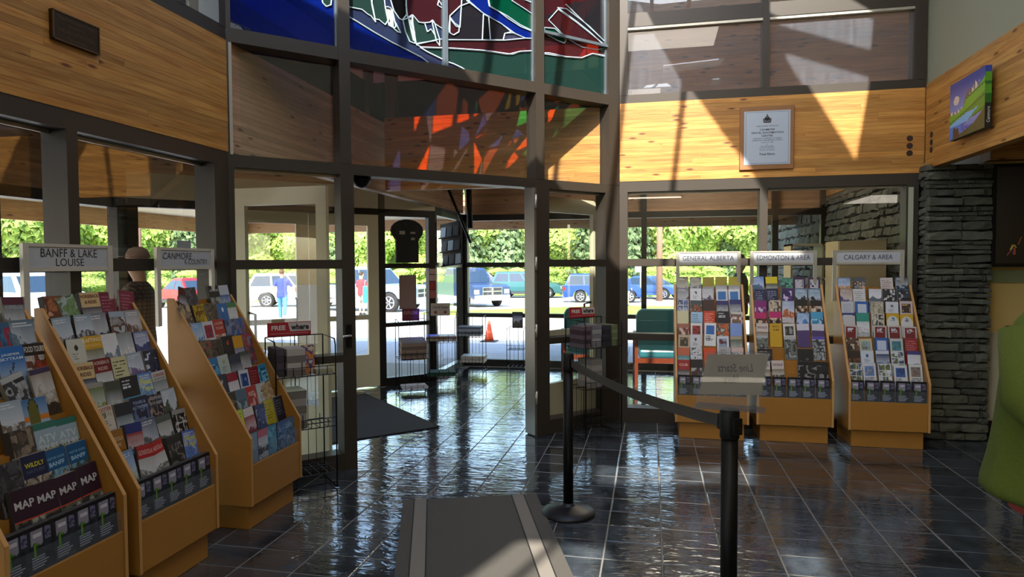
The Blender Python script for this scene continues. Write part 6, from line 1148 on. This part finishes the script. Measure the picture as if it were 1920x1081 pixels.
    for x in wx:
        for k in (-1, 1):
            wq = empty('wheel', (x, k * (W_ / 2 - 0.12), wr_), 0, r, (k * -PI / 2, 0, 0)); MB().lathe([(wr_ * 0.62, -0.10), (wr_ * 0.95, -0.10), (wr_, -0.06), (wr_, 0.06), (wr_ * 0.95, 0.10), (wr_ * 0.62, 0.105)], 24).build('tyre', TY, wq)
            b = MB()
            for q in range(6): a = q * PI / 3; b.tube([(0.03 * math.cos(a), 0.03 * math.sin(a), 0.10), (wr_ * 0.6 * math.cos(a), wr_ * 0.6 * math.sin(a), 0.108)], [0.03, 0.035], 5)
            b.tube([(wr_ * 0.6 * math.cos(a), wr_ * 0.6 * math.sin(a), 0.105) for a in [2 * PI * q / 18 for q in range(19)]], 0.025, 5); b.build('rim', RM, wq)
    TL = mat('tail_lamp', 'a01c24', 0.3); HL = mat('head_lamp', 'c4ccd4', 0.15)
    for k in (-1, 1):
        box('tail_lamp', TL, r, xr - 0.015, xr + 0.14, k * (W_ / 2 - 0.16) - 0.16, k * (W_ / 2 - 0.16) + 0.12, belt * 0.72, belt * 0.90); box('head_lamp', HL, r, xf - 0.16, xf - 0.005, k * (W_ / 2 - 0.18) - 0.16, k * (W_ / 2 - 0.18) + 0.12, hood * 0.62, hood * 0.80)
    lo_ = mat('lower_' + (lower or '3a3c40'), lower or '3a3c40', 0.4, 0.3); box('front_bumper', lo_, r, xf - 0.12, xf + 0.07, -W_ / 2 + 0.04, W_ / 2 - 0.04, bz - 0.05, bz + 0.22, 0.03); box('rear_bumper', lo_, r, xr - 0.05, xr + 0.12, -W_ / 2 + 0.04, W_ / 2 - 0.04, bz - 0.05, bz + 0.20, 0.03)
    for k in (-1, 1): box('side_sill', lo_, r, wx[1] + wr_ + 0.08, wx[0] - wr_ - 0.08, k * W_ / 2 - 0.03, k * W_ / 2 + 0.012, bz - 0.02, bz + 0.14)
    gr = empty('grille', (xf, 0, 0), 0, r); gw = 0.42 if kind != 'pickup' else 0.55; g0, g1 = (hood * 0.52, hood * 0.78) if kind != 'pickup' else (hood * 0.55, hood * 0.90)
    box('grille_surround', CH, gr, -0.02, 0.02, -gw, gw, g0, g1)
    for k in (-1, 1):
        for q in (0, 1): box('grille_opening', BKP, gr, 0.02, 0.028, k * gw * 0.52 - gw * 0.42, k * gw * 0.52 + gw * 0.42, g0 + 0.03 + q * (g1 - g0) * 0.5, g0 + (g1 - g0) * (0.44 + q * 0.5))
    box('number_plate', mat('plate_white', 'b8c8d0', 0.5), r, xf + 0.07, xf + 0.08, -0.16, 0.16, bz + 0.0, bz + 0.14); box('number_plate', mat('plate_white', 'b8c8d0', 0.5), r, xr - 0.06, xr - 0.05, -0.16, 0.16, bz + 0.2, bz + 0.34)
    if kind == 'pickup': 
        b = MB(); b.box(xr + 0.1, c0 - 0.1, -W_ / 2 + 0.14, W_ / 2 - 0.14, belt, belt + 0.012); b.build('cargo_cover', BKP, r)
    return r
R_ = math.radians
car('suv', (-17.6, 30.9, gz(30.9)), R_(24), 'd0d2d4', 'white SUV seen from behind in the car park, past the exit doors', lower='8a8c90')
car('pickup', (-12.3, 27.3, gz(27.3)), R_(-10), '8ea4ba', 'pale blue pickup truck parked behind the paper notice', lower='b0b8c0', L=5.9, W_=2.0, H=1.92)
car('pickup', (-9.6, 33.6, gz(33.6)), R_(-46), '2e4268', 'navy pickup truck with a silver bumper facing the porch window', lower='b8bcc4', L=5.9, W_=2.05, H=1.95)
car('suv', (-2.75, 39.5, gz(39.5)), R_(6), '274a9c', 'bright blue SUV parked beyond the lawn, behind the right sidelight', lower='6c7890')
car('suv', (-8.4, 45.5, gz(45.5)), R_(2), '2c5c60', 'dark teal SUV parked left of the blue SUV', L=4.9, H=1.8)
car('sedan', (0.0, 45.0, gz(45)), R_(-30), '3c5c9c', 'blue sedan facing the window, left of the brown pole', lower='3c5c9c', H=1.5, L=4.6)
car('suv', (-13.2, 52.0, gz(52)), R_(10), '3c4468', 'distant dark SUV with red tail lamps at the tree line', H=1.75)
car('suv', (-19.2, 17.6, gz(17.6)), R_(-20), 'c4ccd4', 'white and blue-glazed SUV seen through the far left windows', H=1.62)
car('sedan', (-21.6, 28.0, gz(28)), R_(150), 'a02c34', 'red car seen above the K-COUNTRY leaflets', H=1.45, L=4.4)
# traffic cone
cn = empty('traffic_cone', (-3.54, 14.43, gz(14.43))); tag(cn, 'orange traffic cone standing on the pavement outside', 'traffic cone'); OR = mat('cone_orange', 'd84a1c', 0.5)
MB().box(-0.17, 0.17, -0.17, 0.17, 0.0, 0.025).build('base', mat('cone_base', '2c2a2c', 0.7), cn); MB().lathe([(0.105, 0.025), (0.085, 0.14), (0.024, 0.46), (0.018, 0.465)], 20).build('cone_body', OR, cn)
# poles and sign
def pole(x, y, r, h, m, label, nm='utility_pole'):
    o = empty(nm, (x, y, gz(y))); tag(o, label, 'pole'); MB().tube([(0, 0, 0), (0, 0, h)], [r, r * 0.8], 14).build('shaft', m, o)
    b = MB(); b.box(-1.0, 1.0, -0.06, 0.06, h - 0.6, h - 0.45); b.build('crossarm', m, o); return o
PW = mat('weathered_pole', '8c6c58', 0.8, noise=0.2, scale=4)
pole(0.50, 42.0, 0.20, 9, PW, 'brown utility pole behind the right window, left of the GENERAL ALBERTA sign'); pole(-27.0, 31.0, 0.22, 9, PW, 'brown utility pole behind the far left window'); pole(-26.2, 46.0, 0.10, 8, mat('pale_pole', 'b8b4ac', 0.6), 'slim pale lamp pole among the trees behind the exit doors', 'lamp_pole')
sg = empty('road_sign', (-0.6, 39.0, gz(39))); tag(sg, 'small white sign on a thin post beside the blue car', 'sign'); MB().tube([(0, 0, 0), (0, 0, 2.1)], 0.04, 8).build('post', mat('galvanised', '9ca4a8', 0.5, 0.5), sg); box('panel', PAPER, sg, -0.32, 0.32, -0.05, -0.03, 1.75, 2.25)
# trees: crowns of leaf clusters
def crown(kind, seed, hgt, rad, n):
    R = random.Random(seed); v = []; f = []
    for k in range(n):
        if kind == 'c': t = R.random() ** 1.3; z = hgt * (0.04 + 0.94 * t); rr_ = rad * (1 - t) ** 0.85 * (0.55 + 0.45 * R.random()) * (0.85 + 0.3 * ((z * 1.3) % 1)); s = 0.14 + 0.16 * R.random()
        else:
            u_ = R.uniform(-1, 1); z = hgt * (0.52 + 0.46 * u_); rr_ = rad * math.sqrt(max(0.03, 1 - u_ * u_)) * (0.7 + 0.3 * R.random()) * (0.85 + 0.25 * math.sin(7 * u_ + seed)); s = 0.13 + 0.16 * R.random()
        a = R.uniform(0, 2 * PI); c = Vector((rr_ * math.cos(a), rr_ * math.sin(a), z)); nrm = Vector((math.cos(a) + R.uniform(-.7, .7), math.sin(a) + R.uniform(-.7, .7), R.uniform(-0.3, 0.9))).normalized()
        e1 = nrm.cross(Vector((0, 0, 1))).normalized(); e2 = nrm.cross(e1); ro = R.uniform(0, PI); e1, e2 = e1 * math.cos(ro) + e2 * math.sin(ro), e2 * math.cos(ro) - e1 * math.sin(ro)
        i = len(v); v += [tuple(c + e1 * s), tuple(c + e2 * s * 0.6), tuple(c - e1 * s * 0.8), tuple(c - e2 * s * 0.7)]; f.append((i, i + 1, i + 2, i + 3))
    return v, f
def leafm(name, c, c2):
    m, t, bb = nodes(name); N = t.nodes; L = t.links; geo = N.new('ShaderNodeNewGeometry'); oi = N.new('ShaderNodeObjectInfo'); mx = N.new('ShaderNodeMix'); mx.data_type = 'RGBA'; mx.inputs[6].default_value = (*hexc(c), 1); mx.inputs[7].default_value = (*hexc(c2), 1)
    L.new(geo.outputs['Random Per Island'], mx.inputs[0]); hs = N.new('ShaderNodeHueSaturation'); mr = N.new('ShaderNodeMapRange'); mr.inputs[3].default_value = 0.7; mr.inputs[4].default_value = 1.3; L.new(oi.outputs['Random'], mr.inputs[0]); L.new(mr.outputs[0], hs.inputs['Value']); L.new(mx.outputs[2], hs.inputs['Color']); L.new(hs.outputs[0], bb.inputs['Base Color'])
    bb.inputs['Roughness'].default_value = 0.7; return m
LB = leafm('bright_leaves', 'b3c765', '7c9c44'); LC = leafm('conifer_needles', '7c9460', '4a6540'); TRK = mat('tree_bark', '5c5044', 0.9)
CM = []
for kind, n, sd in (('d', 9000, 1), ('d', 9000, 2), ('c', 9000, 3), ('c', 9000, 4)):
    v, f = crown(kind, sd, 9.0 if kind == 'd' else 14.0, 2.9 if kind == 'd' else 2.6, n); me = bpy.data.meshes.new('crown'); me.from_pydata(v, [], f); me.materials.append(LB if kind == 'd' else LC); CM.append(me)
TM = MB().tube([(0, 0, 0), (0.1, 0, 4), (0, 0.1, 9)], [0.22, 0.15, 0.05], 7).mesh('trunk', TRK)
R = random.Random(99); k = 0
for row, (dist, cnt, px0, px1) in enumerate(((62, 30, -90, 1480), (72, 34, -90, 1480), (84, 34, -90, 1480))):
    for i in range(cnt):
        ax = math.atan(((px0 + (px1 - px0) * (i + R.uniform(-0.35, 0.35)) / cnt) - 960) / 1250) - yaw; dd = dist + R.uniform(-4, 4)
        x, y = dd * math.sin(ax), dd * math.cos(ax); ci = R.choice((0, 1, 2, 0, 1)) if row == 0 else R.choice((2, 3, 0, 2)); o = empty('tree', (x, y, gz(y)), R.uniform(0, 6)); sc_ = R.uniform(0.8, 1.2); o.scale = (sc_, sc_, sc_ * R.uniform(0.9, 1.15))
        tag(o, ['bright green leafy tree at the edge of the car park', 'dark conifer standing in the wood behind the car park'][ci > 1], 'tree', ['leafy trees beyond the car park', 'conifers beyond the car park'][ci > 1]); obj('crown', CM[ci], o); obj('trunk', TM, o)
for i in range(26):
    ax = math.atan(((-60 + 58 * i + R.uniform(-15, 15)) - 960) / 1250) - yaw; dd = R.uniform(52, 57); x, y = dd * math.sin(ax), dd * math.cos(ax)
    o = empty('bush', (x, y, gz(y) - 0.3), R.uniform(0, 6)); o.scale = (0.45, 0.45, 0.26); tag(o, 'low bright green bush in front of the wood', 'bush', 'bushes along the wood'); obj('foliage', CM[i % 2], o)
